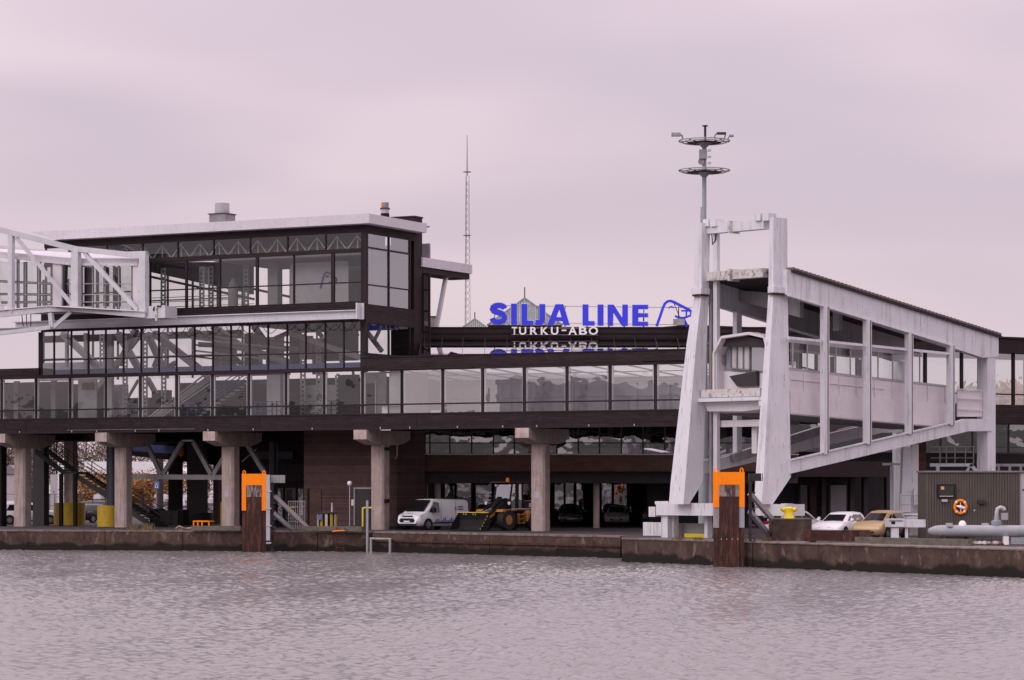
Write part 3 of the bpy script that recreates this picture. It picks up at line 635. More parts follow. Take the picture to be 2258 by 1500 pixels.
boxo('pale_column', 'inner_pale', tw, G.s(588, 2.2), G.s(618, 2.2), 2.2, 2.9, zg1, zw1)
boxo('clutter_panel', 'inner_pale', tw, G.s(672, 5), G.s(742, 5), 5, 5.2, zg1, zw1-.6)
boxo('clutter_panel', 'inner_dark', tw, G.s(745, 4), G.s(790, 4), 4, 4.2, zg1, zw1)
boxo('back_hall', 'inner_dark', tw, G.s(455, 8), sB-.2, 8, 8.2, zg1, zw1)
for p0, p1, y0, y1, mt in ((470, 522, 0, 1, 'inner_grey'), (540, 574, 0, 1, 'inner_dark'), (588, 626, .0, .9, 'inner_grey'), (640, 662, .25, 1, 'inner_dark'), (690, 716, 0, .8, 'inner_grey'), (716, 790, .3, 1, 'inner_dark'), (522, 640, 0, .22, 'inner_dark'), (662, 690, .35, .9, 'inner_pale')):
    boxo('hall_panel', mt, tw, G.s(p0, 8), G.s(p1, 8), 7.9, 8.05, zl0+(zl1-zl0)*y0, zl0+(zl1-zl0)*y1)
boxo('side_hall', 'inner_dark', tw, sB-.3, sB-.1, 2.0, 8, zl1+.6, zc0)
# items on the upper level: dark cowl, wires, poster stands
MB().lathe([(.34, zu0), (.34, zu0+1.5), (.25, zu0+1.8), (.08, zu0+2.1)], (G.s(514, 3), 3, 0), 14).build('column', 'inner_grey', tw, smooth=True)
MB().box(G.s(590, 2.5), G.s(612, 2.5), 2.5, 3.1, zu0, zu1).build('column', 'inner_grey', tw)
for h_ in (.35, .7, 1.0): MB().bar((G.s(330, 3.2), 3.2, zu0+h_), (G.s(560, 3.2), 3.2, zu0+h_), .04).build('hand_rail', 'dark_grey', tw)
for a, b in (((330, 588), (640, 655)), ((330, 610), (560, 660))): MB().bar(G.p(*a, 6), G.p(*b, 6), .16).build('ceiling_beam', 'inner_dark', tw)
MB().hexa([G.p(330, 578, 7), G.p(560, 578, 7), G.p(560, 650, 7), G.p(330, 600, 7)], [G.p(330, 578, 7.2), G.p(560, 578, 7.2), G.p(560, 650, 7.2), G.p(330, 600, 7.2)]).build('hanging_panel', 'inner_dark', tw)
rs_ = random.Random(5)
for k in range(34):                                   # pipes, cables, hangers and stored gear behind the lower glazing
    px = rs_.uniform(465, 785); py = rs_.uniform(722, 905); L_ = rs_.uniform(15, 70); a_ = rs_.choice([-.5, -.2, .3, .9, 1.5, 1.5])
    q = (px+L_*math.cos(a_), py+L_*math.sin(a_)*.8)
    if 805 < py < 838 or q[1] > 908 or q[0] > 792: continue
    MB().bar(G.p(px, py, rs_.uniform(3, 6.5)), G.p(*q, rs_.uniform(3, 6.5)), rs_.uniform(.04, .26)).build('service_pipe', rs_.choice(['inner_pale', 'inner_dark', 'inner_grey', 'inner_pale', 'rail_blue']), tw)
# ---- white rail beam for the gangway and its festoon cable
rb = root('rail_beam', 'long white channel beam fixed along the tower front under the upper windows', 'beam', G, (0, -.6, zl1))
tb1 = -.9; bz0, bz1 = G.z(790, 703, tb1), G.z(790, 683, tb1)
s0, s1 = G.s(32, tb1), G.s(787, tb1)
boxo('web', 'steel_white', rb, s0, s1, tb1+.1, tb1+.2, bz0+.06, bz1-.06)
boxo('top_flange', 'steel_white', rb, s0, s1, tb1-.12, tb1+.3, bz1-.06, bz1)
boxo('bottom_flange', 'steel_white', rb, s0, s1, tb1-.12, tb1+.3, bz0, bz0+.06)
boxo('end_stop', 'steel_white', rb, s1, s1+.1, tb1-.15, tb1+.55, bz0-.02, G.z(790, 668, tb1))
boxo('end_stop', 'steel_white', rb, s1+.1, s1+.3, tb1+.3, tb1+.4, bz0-.02, G.z(790, 668, tb1))
for k in range(14): boxo('bracket', 'brown_plain', rb, s0+(s1-s0)*(k+.5)/14-.05, s0+(s1-s0)*(k+.5)/14+.05, tb1+.2, T0-.002, bz0+.1, bz1-.1)
fc = root('festoon_cable', 'black festoon cable hanging in loops under the white rail beam', 'cable', G, (G.s(280, tb1), tb1, bz0))
x = 282
while x < 780:
    w = random.uniform(36, 46); dep = random.uniform(.45, .75); pts = []
    for k in range(11):
        u = k/10; pts.append((G.s(x+w*u, -.6), -.6, bz0-.02-dep*4*u*(1-u)))
    MB().tube(pts, .022, 5).build('loop', 'black', fc); x += w+random.uniform(-14, 6)
# ------------------------------------------------------------------ terminal building behind the gallery
TD = 178.0
TM = Fr(CX, TD, 0)
x = lambda px, t=0: TM.s(px, t)
tz = lambda py, t=0: TM.z(CX, py, t)
te = root('terminal_building', 'dark brown terminal behind the gallery with long windows and open ground floor', 'building', TM, (x(1220), 0, 0))
xa, xb = x(905), x(1760)
boxo('brown_band', 'brown_warm', te, xa, xb, -.35, .2, tz(1040), tz(1004))
boxo('band_cap', 'grey_steel', te, xa, xb, -.42, .22, tz(1004)+.002, tz(1001))
boxo('lintel', 'dark_grey', te, xa, xb, .25, 2.0, tz(1066), tz(1040)-.003)
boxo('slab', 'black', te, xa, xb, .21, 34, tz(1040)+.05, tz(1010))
mm = [908, 948, 992, 1040, 1088, 1134, 1180, 1228, 1275, 1322, 1370, 1418, 1466, 1515, 1565, 1620, 1680, 1740]
glazing(te, [x(p) for p in mm], tz(1001)+.01, tz(905), 0, 'glass_terminal', mw=.10, rails=[(tz(977), .07)], jitter=.006)
boxo('upper_wall', 'brown_plain', te, xa, xb, -.05, .3, tz(905)+.003, tz(747))
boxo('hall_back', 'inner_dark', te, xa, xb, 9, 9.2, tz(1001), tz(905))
for k in range(9): boxo('hall_column', 'inner_grey', te, xa+3+k*2.6, xa+3.35+k*2.6, 4, 4.35, tz(1001), tz(905))
for p0, p1 in ((1068, 1178), (1280, 1390)): boxo('hall_counter', 'inner_pale', te, x(p0, 2), x(p1, 2), 2, 2.4, tz(1003), tz(989, 2))
# roof edge and sloping skylight in front of it
rf = boxo('roof', 'brown_plain', te, x(945), xb, -.3, 30, tz(746), tz(736))
boxo('roof_edge', 'brown_plain', te, x(930), xb, -.4, 30, tz(736)+.003, tz(724))
boxo('roof_edge', 'frame_dark', te, x(930), xb, -.48, 30, tz(724)+.003, tz(722))
ty0 = -8.2; z1 = tz(745); z0 = z1-2.35
sp = [930, 976, 1022, 1070, 1118, 1166, 1212, 1258, 1304, 1352, 1398, 1444, 1492, 1540, 1590]
for a, b in zip(sp[:-1], sp[1:]):
    MB().quad((x(a), ty0, z0), (x(b), ty0, z0), (x(b), -.32, z1), (x(a), -.32, z1)).build('skylight_pane', 'glass_roof', te, fix=False)
for a in sp: MB().bar((x(a), ty0, z0+.03), (x(a), -.33, z1+.03), .022, .03).build('skylight_bar', 'inner_dark', te)
for f_ in (.0, .42, .75): MB().bar((x(sp[0]), ty0+(-.33-ty0)*f_, z0+.03+(z1-z0)*f_), (x(sp[-1]), ty0+(-.33-ty0)*f_, z0+.03+(z1-z0)*f_), .03, .03).build('skylight_bar', 'inner_dark', te)
# open ground floor
for px in (965, 1315, 1560): MB().lathe([(.21, .003), (.21, tz(1066))], (x(px, 1), 1, 0), 14).build('column', 'concrete', te, smooth=True)
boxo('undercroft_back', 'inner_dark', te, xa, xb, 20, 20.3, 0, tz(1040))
boxo('undercroft_kerb', 'dark_grey', te, xa, xb, 18.8, 19.3, .003, .3)
for (p0, p1, warm) in ((942, 962, 0), (980, 1003, 0), (1006, 1040, 1), (1048, 1085, 0), (1148, 1178, 0), (1222, 1244, 0), (1246, 1266, 1), (1270, 1288, 1), (1326, 1350, 0), (1353, 1384, 1), (1388, 1418, 0), (1421, 1438, 1), (1440, 1462, 0)):
    w = boxo('window', 'inner_grey', te, x(p0, 19.6), x(p1, 19.6), 19.75, 19.9, 1.0, 3.15)
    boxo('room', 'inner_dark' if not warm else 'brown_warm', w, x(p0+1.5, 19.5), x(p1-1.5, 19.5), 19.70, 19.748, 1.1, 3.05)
    MB().quad((x(p0+1.5, 19.5), 19.62, 1.1), (x(p1-1.5, 19.5), 19.62, 1.1), (x(p1-1.5, 19.5), 19.62, 3.05), (x(p0+1.5, 19.5), 19.62, 3.05)).build('pane', 'glass_terminal', w, fix=False)
    if warm:
        for k in range(3):
            c = random.uniform(p0+4, p1-4); zc_ = random.uniform(1.6, 2.8); boxo('lit_lamp', 'lit_warm', w, x(c-1.5, 19.5), x(c+1.5, 19.5), 19.66, 19.69, zc_, zc_+random.uniform(.08, .4))
# ------------------------------------------------------------------ rooftop lettering
def stroke(m, pts, w, y0, y1):
    """flat ribbon of width w (image px) through px points, given thickness in depth"""
    P2 = [Vector((p[0], p[1])) for p in pts]; L_, R_ = [], []
    for i, p in enumerate(P2):
        d = (P2[min(i+1, len(P2)-1)]-P2[max(i-1, 0)]).normalized(); n_ = Vector((-d.y, d.x))*w/2
        L_.append(p+n_); R_.append(p-n_)
    cv = lambda q, t: (x(q.x, t), t, tz(q.y, t))
    for i in range(len(P2)-1):
        a = [cv(L_[i], y0), cv(L_[i+1], y0), cv(R_[i+1], y0), cv(R_[i], y0)]
        m.hexa(a, [(v[0], y1, v[2]) for v in a])
def arc(cx, cy, rx, ry, a0, a1, n=12): return [(cx+rx*math.cos(math.radians(a0+(a1-a0)*k/n)), cy+ry*math.sin(math.radians(a0+(a1-a0)*k/n))) for k in range(n+1)]
sg = root('rooftop_sign', 'big blue SILJA LINE letters with seal head outline on the terminal roof', 'sign', TM, (x(1290), -.8, tz(722)))
Y0, Y1 = -.62, -.50
def zx(a): return 1060+a/4.704
def zy(b): return 640+b/4.704
def poly(name, pts, mt='sign_blue', y0=Y0, y1=Y1):
    a = [(x(zx(p[0]), y0), y0, tz(zy(p[1]), y0)) for p in pts]
    return MB().hexa(a, [(v[0], y1, v[2]) for v in a]).build(name, mt, sg)
def letter(pts_list, strokes=()):
    m = MB(); mb = MB()
    for kk, pts in enumerate(pts_list):
        for mm_, g, yy0, yy1 in ((m, 0, Y0, Y1),):
            a = [(x(zx(p[0]), yy0), yy0, tz(zy(p[1]), yy0)) for p in pts]; mm_.hexa(a, [(v[0], yy1, v[2]) for v in a])
        cxm = sum(p[0] for p in pts)/len(pts); cym = sum(p[1] for p in pts)/len(pts)
        a = []
        for p in pts:
            d = Vector((p[0]-cxm, p[1]-cym)); q = (p[0]+math.copysign(5, d.x), p[1]+math.copysign(5, d.y)); a.append((x(zx(q[0]), Y1+.01), Y1+.008+.006*kk, tz(zy(q[1]), Y1+.01)))
        mb.hexa(a, [(v[0], Y1+.04+.007*kk, v[2]) for v in a])
    for pts, w in strokes:
        stroke(m, [(zx(p[0]), zy(p[1])) for p in pts], w/4.704, Y0, Y1); stroke(mb, [(zx(p[0]), zy(p[1])) for p in pts], (w+10)/4.704, Y1+.035, Y1+.075)
    o = m.build('letter', 'sign_blue', sg); mb.build('letter_backing', 'sign_white', o); return o
Sp = [(250, 192), (240, 172), (215, 160), (185, 157), (150, 162), (126, 178), (122, 197), (132, 213), (160, 225), (200, 236), (232, 250), (246, 270), (246, 296), (232, 316), (205, 328), (178, 330), (150, 326), (128, 312), (118, 290)]
letter([], [(Sp, 56)])
letter([[(315, 140), (375, 140), (375, 358), (315, 358)]])
letter([[(422, 142), (482, 142), (482, 316), (422, 316)], [(422, 316.2), (545, 316.2), (545, 360), (422, 360)]])
letter([[(608, 145), (668, 145), (668, 300), (608, 300)]], [([(638, 300.3), (636, 318), (626, 330), (608, 336), (568, 334)], 56)])
letter([[(690, 361), (775, 146), (815.6, 146), (815.6, 195), (756, 361)], [(922, 362), (856, 146.3), (816, 146.3), (816, 195), (858, 362)], [(785, 282), (837.5, 282), (846.5, 318), (772.5, 318)]])
letter([[(1057, 148), (1116, 148), (1116, 322), (1057, 322)], [(1057, 322.2), (1180, 322.2), (1180, 365), (1057, 365)]])
letter([[(1213, 149), (1272, 149), (1272, 366), (1213, 366)]])
letter([[(1317, 150), (1372, 150), (1372, 367), (1317, 367)], [(1470, 150), (1525, 150), (1525, 368), (1470, 368)], [(1372.3, 150), (1380, 150), (1469.7, 290), (1469.7, 368), (1462, 368), (1372.3, 226)]])
letter([[(1573, 152), (1632, 152), (1632, 369), (1573, 369)]]+[[(1632.2, a), (1735, a), (1735, b), (1632.2, b)] for a, b in ((152, 194), (240, 278), (328, 369))])
mseal = MB()
for ks, (st, w) in enumerate((([(1825, 374), (1862, 270), (1892, 180), (1912, 138), (1940, 116), (1972, 112), (2005, 124), (2090, 168), (2165, 205), (2186, 228), (2184, 256), (2166, 270)], 28), ([(2080, 214), (2178, 214)], 17), ([(2135, 216), (2132, 282)], 17),
              ([(2016, 266), (2040, 280), (2085, 287), (2130, 283), (2168, 266)], 20), ([(2102, 292), (2143, 378)], 30), ([(1950, 190), (1962, 175), (1982, 170), (2005, 184)], 13))):
    stroke(mseal, [(zx(p[0]), zy(p[1])) for p in st], w/4.704, Y0+.006*ks, Y1+.006*ks)
mseal.build('seal_outline', 'sign_blue', sg)
for yy in (165, 342): MB().bar((x(zx(150)), -.42, tz(zy(yy))), (x(zx(2200)), -.42, tz(zy(yy+22))), .04).build('rail', 'grey_steel', sg)
for xx in (145, 345, 450, 600, 875, 1105, 1330, 1490, 1690, 2050):
    MB().bar((x(zx(xx)), -.42, tz(722)), (x(zx(xx)), -.42, tz(zy(165))), .045).build('post', 'dark_grey', sg)
    MB().bar((x(zx(xx)), .9, tz(722)), (x(zx(xx)), -.4, tz(zy(180))), .05).build('stay', 'dark_grey', sg)
s2 = root('city_sign', 'white TURKU-ÅBO letters fixed in front of the dark roof edge', 'sign', TM, (x(1222), -.9, tz(740)))
def text_mesh(s):
    c = bpy.data.curves.new('lettering', 'FONT'); c.body = s; c.extrude = .08; c.size = 1; c.offset = .022
    o = bpy.data.objects.new('tmp', c); COL.objects.link(o); dg = bpy.context.evaluated_depsgraph_get(); me = bpy.data.meshes.new_from_object(o.evaluated_get(dg))
    bpy.data.objects.remove(o); v = [tuple(q.co) for q in me.vertices]; f = [tuple(p.vertices) for p in me.polygons]; return v, f
lt = [('T', 322, 378), ('U', 398, 472), ('R', 512, 588), ('K', 622, 702), ('U', 727, 803), ('-', 838, 886), ('Å', 908, 995), ('B', 1018, 1100), ('O', 1118, 1212)]
for ch, a, b in lt:
    v, f = text_mesh(ch); xs = [q[0] for q in v]; ys = [q[1] for q in v]
    yb, yt = (470, 352) if ch == 'Å' else ((430, 416) if ch == '-' else (468, 388))
    m = MB(); m.v = [(x(zx(a+(q[0]-min(xs))/(max(xs)-min(xs))*(b-a))), -.62+q[2], tz(zy(yb+(q[1]-min(ys))/(max(ys)-min(ys))*(yt-yb)))) for q in v]; m.f = f
    m.build('letter', 'sign_white', s2)
MB().bar((x(zx(320)), -.52, tz(zy(465))), (x(zx(1215)), -.52, tz(zy(470))), .03).build('rail', 'grey_steel', s2)
MB().bar((x(zx(320)), -.52, tz(zy(395))), (x(zx(1215)), -.52, tz(zy(400))), .03).build('rail', 'grey_steel', s2)
# roof lantern pyramids behind, chimney stub, lattice mast, floodlight on the roof
def pyramid(px, py, p0, p1, yb, d, lab, spire=0):
    c = P(px, py, d); w = (p1-p0)/F*d/2; zb = P(px, yb, d).z
    r = root('roof_lantern', lab, 'roof lantern', at=(c.x, d, zb))
    base = [(c.x-w, d-w, zb), (c.x+w, d-w, zb), (c.x+w, d+w, zb), (c.x-w, d+w, zb)]
    MB().add(base+[tuple(c)], [(0, 1, 4), (1, 2, 4), (2, 3, 4), (3, 0, 4), (3, 2, 1, 0)]).build('roof', 'roof_green', r)
    for k in range(1, 14):
        f_ = k/14; b0 = Vector(base[0]).lerp(Vector(base[1]), f_); tt = 1-abs(2*f_-1)
        MB().bar(b0+Vector((0, -.03, .03)), b0.lerp(Vector((b0.x, c.y, c.z)), tt*.98)+Vector((0, -.03, .03)), .06).build('rib', 'grey_steel', r)
    for k in (0, 1): MB().bar(base[k], c, .14).build('hip', 'roof_green', r)
    boxo('drum', 'brown_plain', r, c.x-w*.96, c.x+w*.96, d-w*.96, d+w*.96, zb-4, zb-.003)
    if spire: MB().tube([c, c+Vector((0, 0, spire))], .05, 6).build('spike', 'dark_grey', r)
pyramid(1157, 658, 1080, 1242, 722, 215, 'large green ribbed pyramid roof behind the blue letters', .9)
pyramid(1047, 704, 1018, 1076, 726, 225, 'small green pyramid roof left of the blue letters', .6)
c = P(957, 700, 200); r = root('chimney', 'short grey chimney on the roof beside the slanted white strut', 'chimney', at=(c.x, 200, P(957, 740, 200).z))
MB().box(c.x-.25, c.x+.25, 199.7, 200.3, P(957, 740, 200).z, c.z).build('stack', 'inner_grey', r); MB().box(c.x-.3, c.x+.3, 199.65, 200.35, c.z, c.z+.08).build('rim', 'dark_grey', r)
d = 330; r = root('lattice_mast', 'tall thin lattice radio mast with whip antenna', 'mast', at=(P(1030, 800, d).x, d, 0))
xc = P(1030, 0, d).x; zt_ = P(1030, 388, d).z; zb_ = 4.0
def leg(k, zz): w = .58-(zz-zb_)/(zt_-zb_)*.34; a = math.radians(90+120*k+20); return Vector((xc+w*math.cos(a), d+w*math.sin(a), zz))
for k in range(3): MB().bar(leg(k, 0), leg(k, zt_), .06).build('leg', 'grey_steel', r)
m = MB(); zz = zb_; i = 0
while zz < zt_-.8:
    for k in range(3): m.bar(leg(k, zz), leg((k+1) % 3, zz+.8), .035)
    zz += .8
m.build('bracing', 'grey_steel', r)
for py in (735, 520, 380): MB().lathe([(.5, P(0, py, d).z), (.5, P(0, py, d).z+.08)], (xc, d, 0), 10).build('ring', 'grey_steel', r)
MB().tube([(xc, d, zt_), (xc, d, P(0, 298, d).z)], [.07, .03], 6).build('whip', 'dark_grey', r)
c = P(1498, 712, 177); r = root('floodlight', 'grey floodlight on a bracket behind the seal outline', 'floodlight', at=(c.x, 177, tz(722)))
boxo('housing', 'grey_steel', r, c.x-.4, c.x+.35, 176.9, 177.3, c.z-.15, c.z+.25); MB().bar((c.x, 177.1, tz(722)), (c.x, 177.1, c.z-.15), .12).build('bracket', 'dark_grey', r)
MB().bar((c.x+.1, 177.1, c.z+.2), (c.x-.35, 177.1, c.z+1.3), .05).build('arm', 'dark_grey', r)

# ------------------------------------------------------------------ terminal wing on the right
WG = Fr(1500, 178.5, -31)
wing = root('terminal_wing', 'dark two storey terminal wing with see-through windows behind the white ramp', 'building', WG, (WG.s(1900), 0, 0))
w0, w1 = WG.s(1505), WG.s(2420); wz = lambda py: WG.z(2230, py)
zrt, zrb, zwb, zbb = wz(748), wz(786), wz(893), wz(935)
boxo('roof_fascia', 'brown_plain', wing, w0, w1, -.5, 7.5, zrb+.2, zrt)
boxo('roof_edge', 'frame_dark', wing, w0, w1, -.6, 7.6, zrt+.003, zrt+.12)
pos = [WG.s(p) for p in (1508, 1600, 1700, 1800, 1890, 1975, 2040, 2120, 2175, 2234, 2300, 2400)]
glazing(wing, pos, zwb, zrb+.2, 0, 'glass_gallery', mw=.16, md=.25, rails=[(wz(870), .09)])
glazing(wing, pos, zwb, zrb+.2, 7.0, 'glass', mw=.16)
boxo('floor_band', 'brown', wing, w0, w1, -.15, 7.2, zbb, zwb-.003)
boxo('lower_wall', 'inner_dark', wing, w0, w1, 4, 4.3, .003, zbb)
lowp = [WG.s(p) for p in (1745, 1830, 1915, 2000, 2080, 2150, 2230, 2320)]
glazing(wing, lowp, wz(1000), zbb-.05, .3, 'glass_terminal', mw=.1, jitter=.02)
boxo('canopy_band', 'brown_plain', wing, w0, WG.s(1965), -1.4, 3.9, WG.z(1850, 1052), WG.z(1850, 1018))
for px in (1812, 1875, 1905, 1955): boxo('door_post', 'dark_grey', wing, WG.s(px, 2), WG.s(px+9, 2), 2, 2.3, .003, WG.z(1850, 1052))
for p0, p1, mt in ((1765, 1780, 'inner_grey'), (1786, 1800, 'lit_warm'), (1813, 1822, 'lit_warm'), (1832, 1866, 'frame_light')):
    boxo('door_panel', mt if mt != 'lit_warm' else 'brown_warm', wing, WG.s(p0, 3.6), WG.s(p1, 3.6), 3.6, 3.9, .3, 2.9)
# ------------------------------------------------------------------ white boarding gangway at the left
gw = root('boarding_gangway', 'white steel truss gangway with glazed corridor docked at the tower left', 'gangway', G, (G.s(160, -4), -4, 0))
def tg(px): return -4.0 if px >= 165 else -4.0-(165-px)*.014
def gpt(px, py, back=0): return G.p(px, py, tg(px)+back)
def gbar(nm, a, b, w, h=None, back=0, mt='steel_white'): return MB().bar(gpt(*a, back), gpt(*b, back), w, h).build(nm, mt, gw)
for back, dy in ((0, 0), (2.9, 0)):
    pts = [(-60, 492), (166, 549), (324, 566)] if not back else [(-60, 540), (166, 566), (324, 560)]
    for a, b in zip(pts[:-1], pts[1:]): gbar('top_chord', a, b, .34, .36, back)
    if not back:
        gbar('post', (25, 520), (25, 690), .34, .34); gbar('post', (168, 552), (168, 682), .56, .4); gbar('post', (317, 563), (317, 690), .52, .42)
        gbar('diagonal', (36, 524), (162, 676), .2, .26); gbar('diagonal', (186, 558), (304, 684), .2, .26); gbar('diagonal', (-50, 560), (8, 690), .2, .26)
    else:
        for px in (40, 120, 215, 300): gbar('post', (px, 560), (px, 680), .16, .16, back)
for a, b in (((-60, 700), (112, 682)), ((112, 682), (158, 681)), ((158, 681), (322, 695))): gbar('bottom_chord', a, b, .3, .36)
for a, b in (((-60, 690), (112, 675)), ((112, 675), (322, 687))): gbar('grating_edge', a, b, .5, .07, 0, 'panel_pink')
MB().hexa([gpt(-60, 694), gpt(112, 679), gpt(320, 692), gpt(320, 692, 2.9), gpt(-60, 694, 2.9)], [v+Vector((0, 0, .1)) for v in (gpt(-60, 694), gpt(112, 679), gpt(320, 692), gpt(320, 692, 2.9), gpt(-60, 694, 2.9))]).build('deck', 'grey_steel', gw)
boxo('end_block', 'steel_white', gw, G.s(320, -3.8), G.s(367, -3.8), -3.95, -2.6, G.z(340, 702, -3.9), G.z(340, 675, -3.9))
MB().bar(gpt(345, 675), gpt(345, 708), .14).build('hook', 'moss_white', gw); MB().tube([gpt(338, 685), gpt(340, 678), gpt(349, 675), gpt(355, 676)], .05, 6).build('hose', 'black', gw)
gbar('lower_beam', (-60, 742), (112, 722), .3, .26); gbar('strut', (112, 690), (115, 722), .3, .26); gbar('strut', (156, 688), (118, 722), .26, .24)
MB().hexa([gpt(-60, 736), gpt(110, 722), gpt(110, 722, 2.5), gpt(-60, 728, 2.5)], [v+Vector((0, 0, .06)) for v in (gpt(-60, 736), gpt(110, 722), gpt(110, 722, 2.5), gpt(-60, 728, 2.5))]).build('lower_deck', 'grey_steel', gw)
for k in range(3): MB().tube([gpt(48+k*10, 692, .5), gpt(50+k*9, 714, .5), gpt(53+k*7, 720, .5)], .03, 5).build('hose', 'black', gw)
# corridor: roof, glazed sides, bellows
MB().hexa([gpt(-60, 560, .5), gpt(166, 580, .5), gpt(304, 580, .5), gpt(304, 574, 2.6), gpt(166, 574, 2.6), gpt(-60, 556, 2.6)], [v+Vector((0, 0, .3)) for v in (gpt(-60, 560, .5), gpt(166, 580, .5), gpt(304, 580, .5), gpt(304, 574, 2.6), gpt(166, 574, 2.6), gpt(-60, 556, 2.6))]).build('corridor_roof', 'fascia_white', gw)
gbar('roof_trim', (-60, 558), (166, 583), .12, .2, .35, 'panel_pink'); gbar('roof_trim', (166, 583), (304, 583), .12, .2, .35, 'panel_pink')
for back in (.5, 2.6):
    xs_ = [-50, -5, 26, 56, 86, 116]
    for a, b in zip(xs_[:-1], xs_[1:]):
        MB().quad(gpt(a, 676, back), gpt(b, 676, back), gpt(b, 580, back), gpt(a, 575, back)).build('glass_pane', 'glass', gw, fix=False)
        gbar('mullion', (b, 578), (b, 678), .07 if back < 1 else .3, .07, back, 'grey_steel' if back < 1 else 'inner_dark')
    for a, b in zip([145, 180, 205, 232, 262], [180, 205, 232, 262, 292]):
        MB().quad(gpt(a, 680, back), gpt(b, 682, back), gpt(b, 586, back), gpt(a, 586, back)).build('glass_pane', 'glass', gw, fix=False)
        gbar('mullion', (b, 586), (b, 684), .07 if back < 1 else .14, .07, back, 'grey_steel' if back < 1 else 'inner_dark')
    for y0, y1 in ((618, 626), (648, 650), (668, 666)):
        gbar('hand_rail', (-50, y0), (116, y1), .05, .06 if back < 1 else .16, back, 'grey_steel' if back < 1 else 'inner_dark'); gbar('hand_rail', (145, y1), (304, y1), .05, .06, back, 'inner_dark' if back > 1 else 'grey_steel')
for px, w in ((126, .55), (299, .34)): MB().hexa([gpt(px-w*17, 682, .4), gpt(px+w*17, 682, .4), gpt(px+w*17, 682, 2.7), gpt(px-w*17, 682, 2.7)], [gpt(px-w*17, 578, .4), gpt(px+w*17, 580, .4), gpt(px+w*17, 580, 2.7), gpt(px-w*17, 578, 2.7)]).build('bellows', 'panel_pink', gw)
gbar('bellows_fold', (140, 585), (140, 680), .1, .3, .45, 'inner_grey'); gbar('bellows_fold', (146, 585), (143, 680), .08, .3, .45, 'inner_dark')
for px in (186, 190, 228, 254): MB().box(G.s(px, -2.2), G.s(px+7, -2.2), -2.2, -1.9, G.z(px, 676, -2), G.z(px, 590, -2)).build('inner_post', 'inner_dark', gw)

# ------------------------------------------------------------------ white ramp gantry on the right
A = 45
K = Fr(1738, 141.5, A)
gt = root('ramp_gantry', 'white weathered ramp gantry with two leaning pylons and sloping roofed bridge', 'gantry', K, (-3, 0, 0))
def KP(v): # world point -> local frame of K
    dx, dy = v.x-K.ox, v.y-K.oy
    return Vector((K.c*dx-K.n*dy, K.n*dx+K.c*dy, v.z))
PXM = F/142.0
def pylon(levels, db, nm):
    loops = []
    for (y, a, b, c, dd) in levels:
        dB = db+dd; B = KP(P(b, y, dB)); Aa = KP(P(a, y, dB+(b-a)/PXM)); Cc = KP(P(c, y, dB+(c-b)/PXM))
        zc_ = B.z; Aa.z = zc_; Cc.z = zc_; Dd = Aa+Cc-B; Dd.z = zc_
        loops.append([B, Cc, Dd, Aa])
    m = MB()
    m.loft(loops[::-1]); return m.build(nm, 'pylon_white', gt)
pylon([(479, 1697, 1706, 1736, 0), (652, 1694, 1705, 1737, 0), (1052, 1666, 1684, 1744, -.9), (1112, 1663, 1679, 1704, -1.0)], 141.2, 'pylon')
pylon([(491, 1533, 1547, 1566, 0), (650, 1531, 1547, 1563, 0), (757, 1514, 1535, 1558, -.2), (1062, 1479, 1511, 1550, -.9), (1112, 1475, 1507, 1520, -1.0)], 145.2, 'pylon')
def collar(y, a, b, c, db):
    loops = []
    for yy in (y, y+13):
        B = KP(P(b, yy, db)); Aa = KP(P(a, yy, db+(b-a)/PXM)); Cc = KP(P(c, yy, db+(c-b)/PXM)); zc_ = B.z; Aa.z = Cc.z = zc_; Dd = Aa+Cc-B; Dd.z = zc_; loops.append([B, Cc, Dd, Aa])
    MB().loft(loops[::-1]).build('collar', 'pylon_white', gt)
collar(635, 1524, 1546, 1565, 145.0); collar(632, 1693, 1706, 1741, 141.0)
for y_, a_, b_, c_, d_ in ((649, 1526, 1546, 1564, 144.96), (646, 1693, 1706, 1740, 140.96)):
    lp_ = []
    for yy in (y_, y_+3.5):
        B = KP(P(b_, yy, d_)); Aa = KP(P(a_, yy, d_+(b_-a_)/PXM)); Cc = KP(P(c_, yy, d_+(c_-b_)/PXM)); Aa.z = Cc.z = B.z; Dd = Aa+Cc-B; Dd.z = B.z; lp_.append([B, Cc, Dd, Aa])
    MB().loft(lp_[::-1]).build('rusty_clamp', 'rust', gt)
sP, sQ = K.s(1692, .4), K.s(1566, .4)               # inner faces of the pylons
def cross(nm, y, h, t, mt='pylon_white', w=.5, sp=None, sq=None):
    a, b = (sq if sq is not None else sQ-.1), (sp if sp is not None else sP+.1)
    zc_ = K.zs(y, b, t); hh = h/F*141; return boxo(nm, mt, gt, a, b, t, t+w, zc_-hh, zc_)
cross('cross_beam', 484, 21, -.05); cross('cross_beam', 591, 20, -.1, 'moss_white')
for y in (484, 591): 
    zc_ = K.zs(y, sP, 0); boxo('joint_plate', 'moss_white', gt, (sP+sQ)/2-.18, (sP+sQ)/2-.06, -.3, .6, zc_-.6, zc_+.06)
for s_, t_, yy in ((sQ+.2, .1, 489), (sQ+.7, .1, 489), (sP-.2, .1, 476), (sP+.35, .1, 476)):
    zc_ = K.zs(yy, s_, t_); boxo('pulley_housing', 'pylon_white', gt, s_-.2, s_+.2, t_-.3, t_+.4, zc_-.28, zc_+.12)
cross('cross_beam', 925, 15, .6, 'panel_pink', .35)
MB().tube([(sQ+.18, .3, K.zs(505, sQ, 0)), (sQ+.3, .25, K.zs(540, sQ, 0)), (sQ+.55, .2, K.zs(530, sQ, 0)), (sQ+.6, .2, K.zs(508, sQ, 0))], .03, 6).build('cable_loop', 'black', gt)
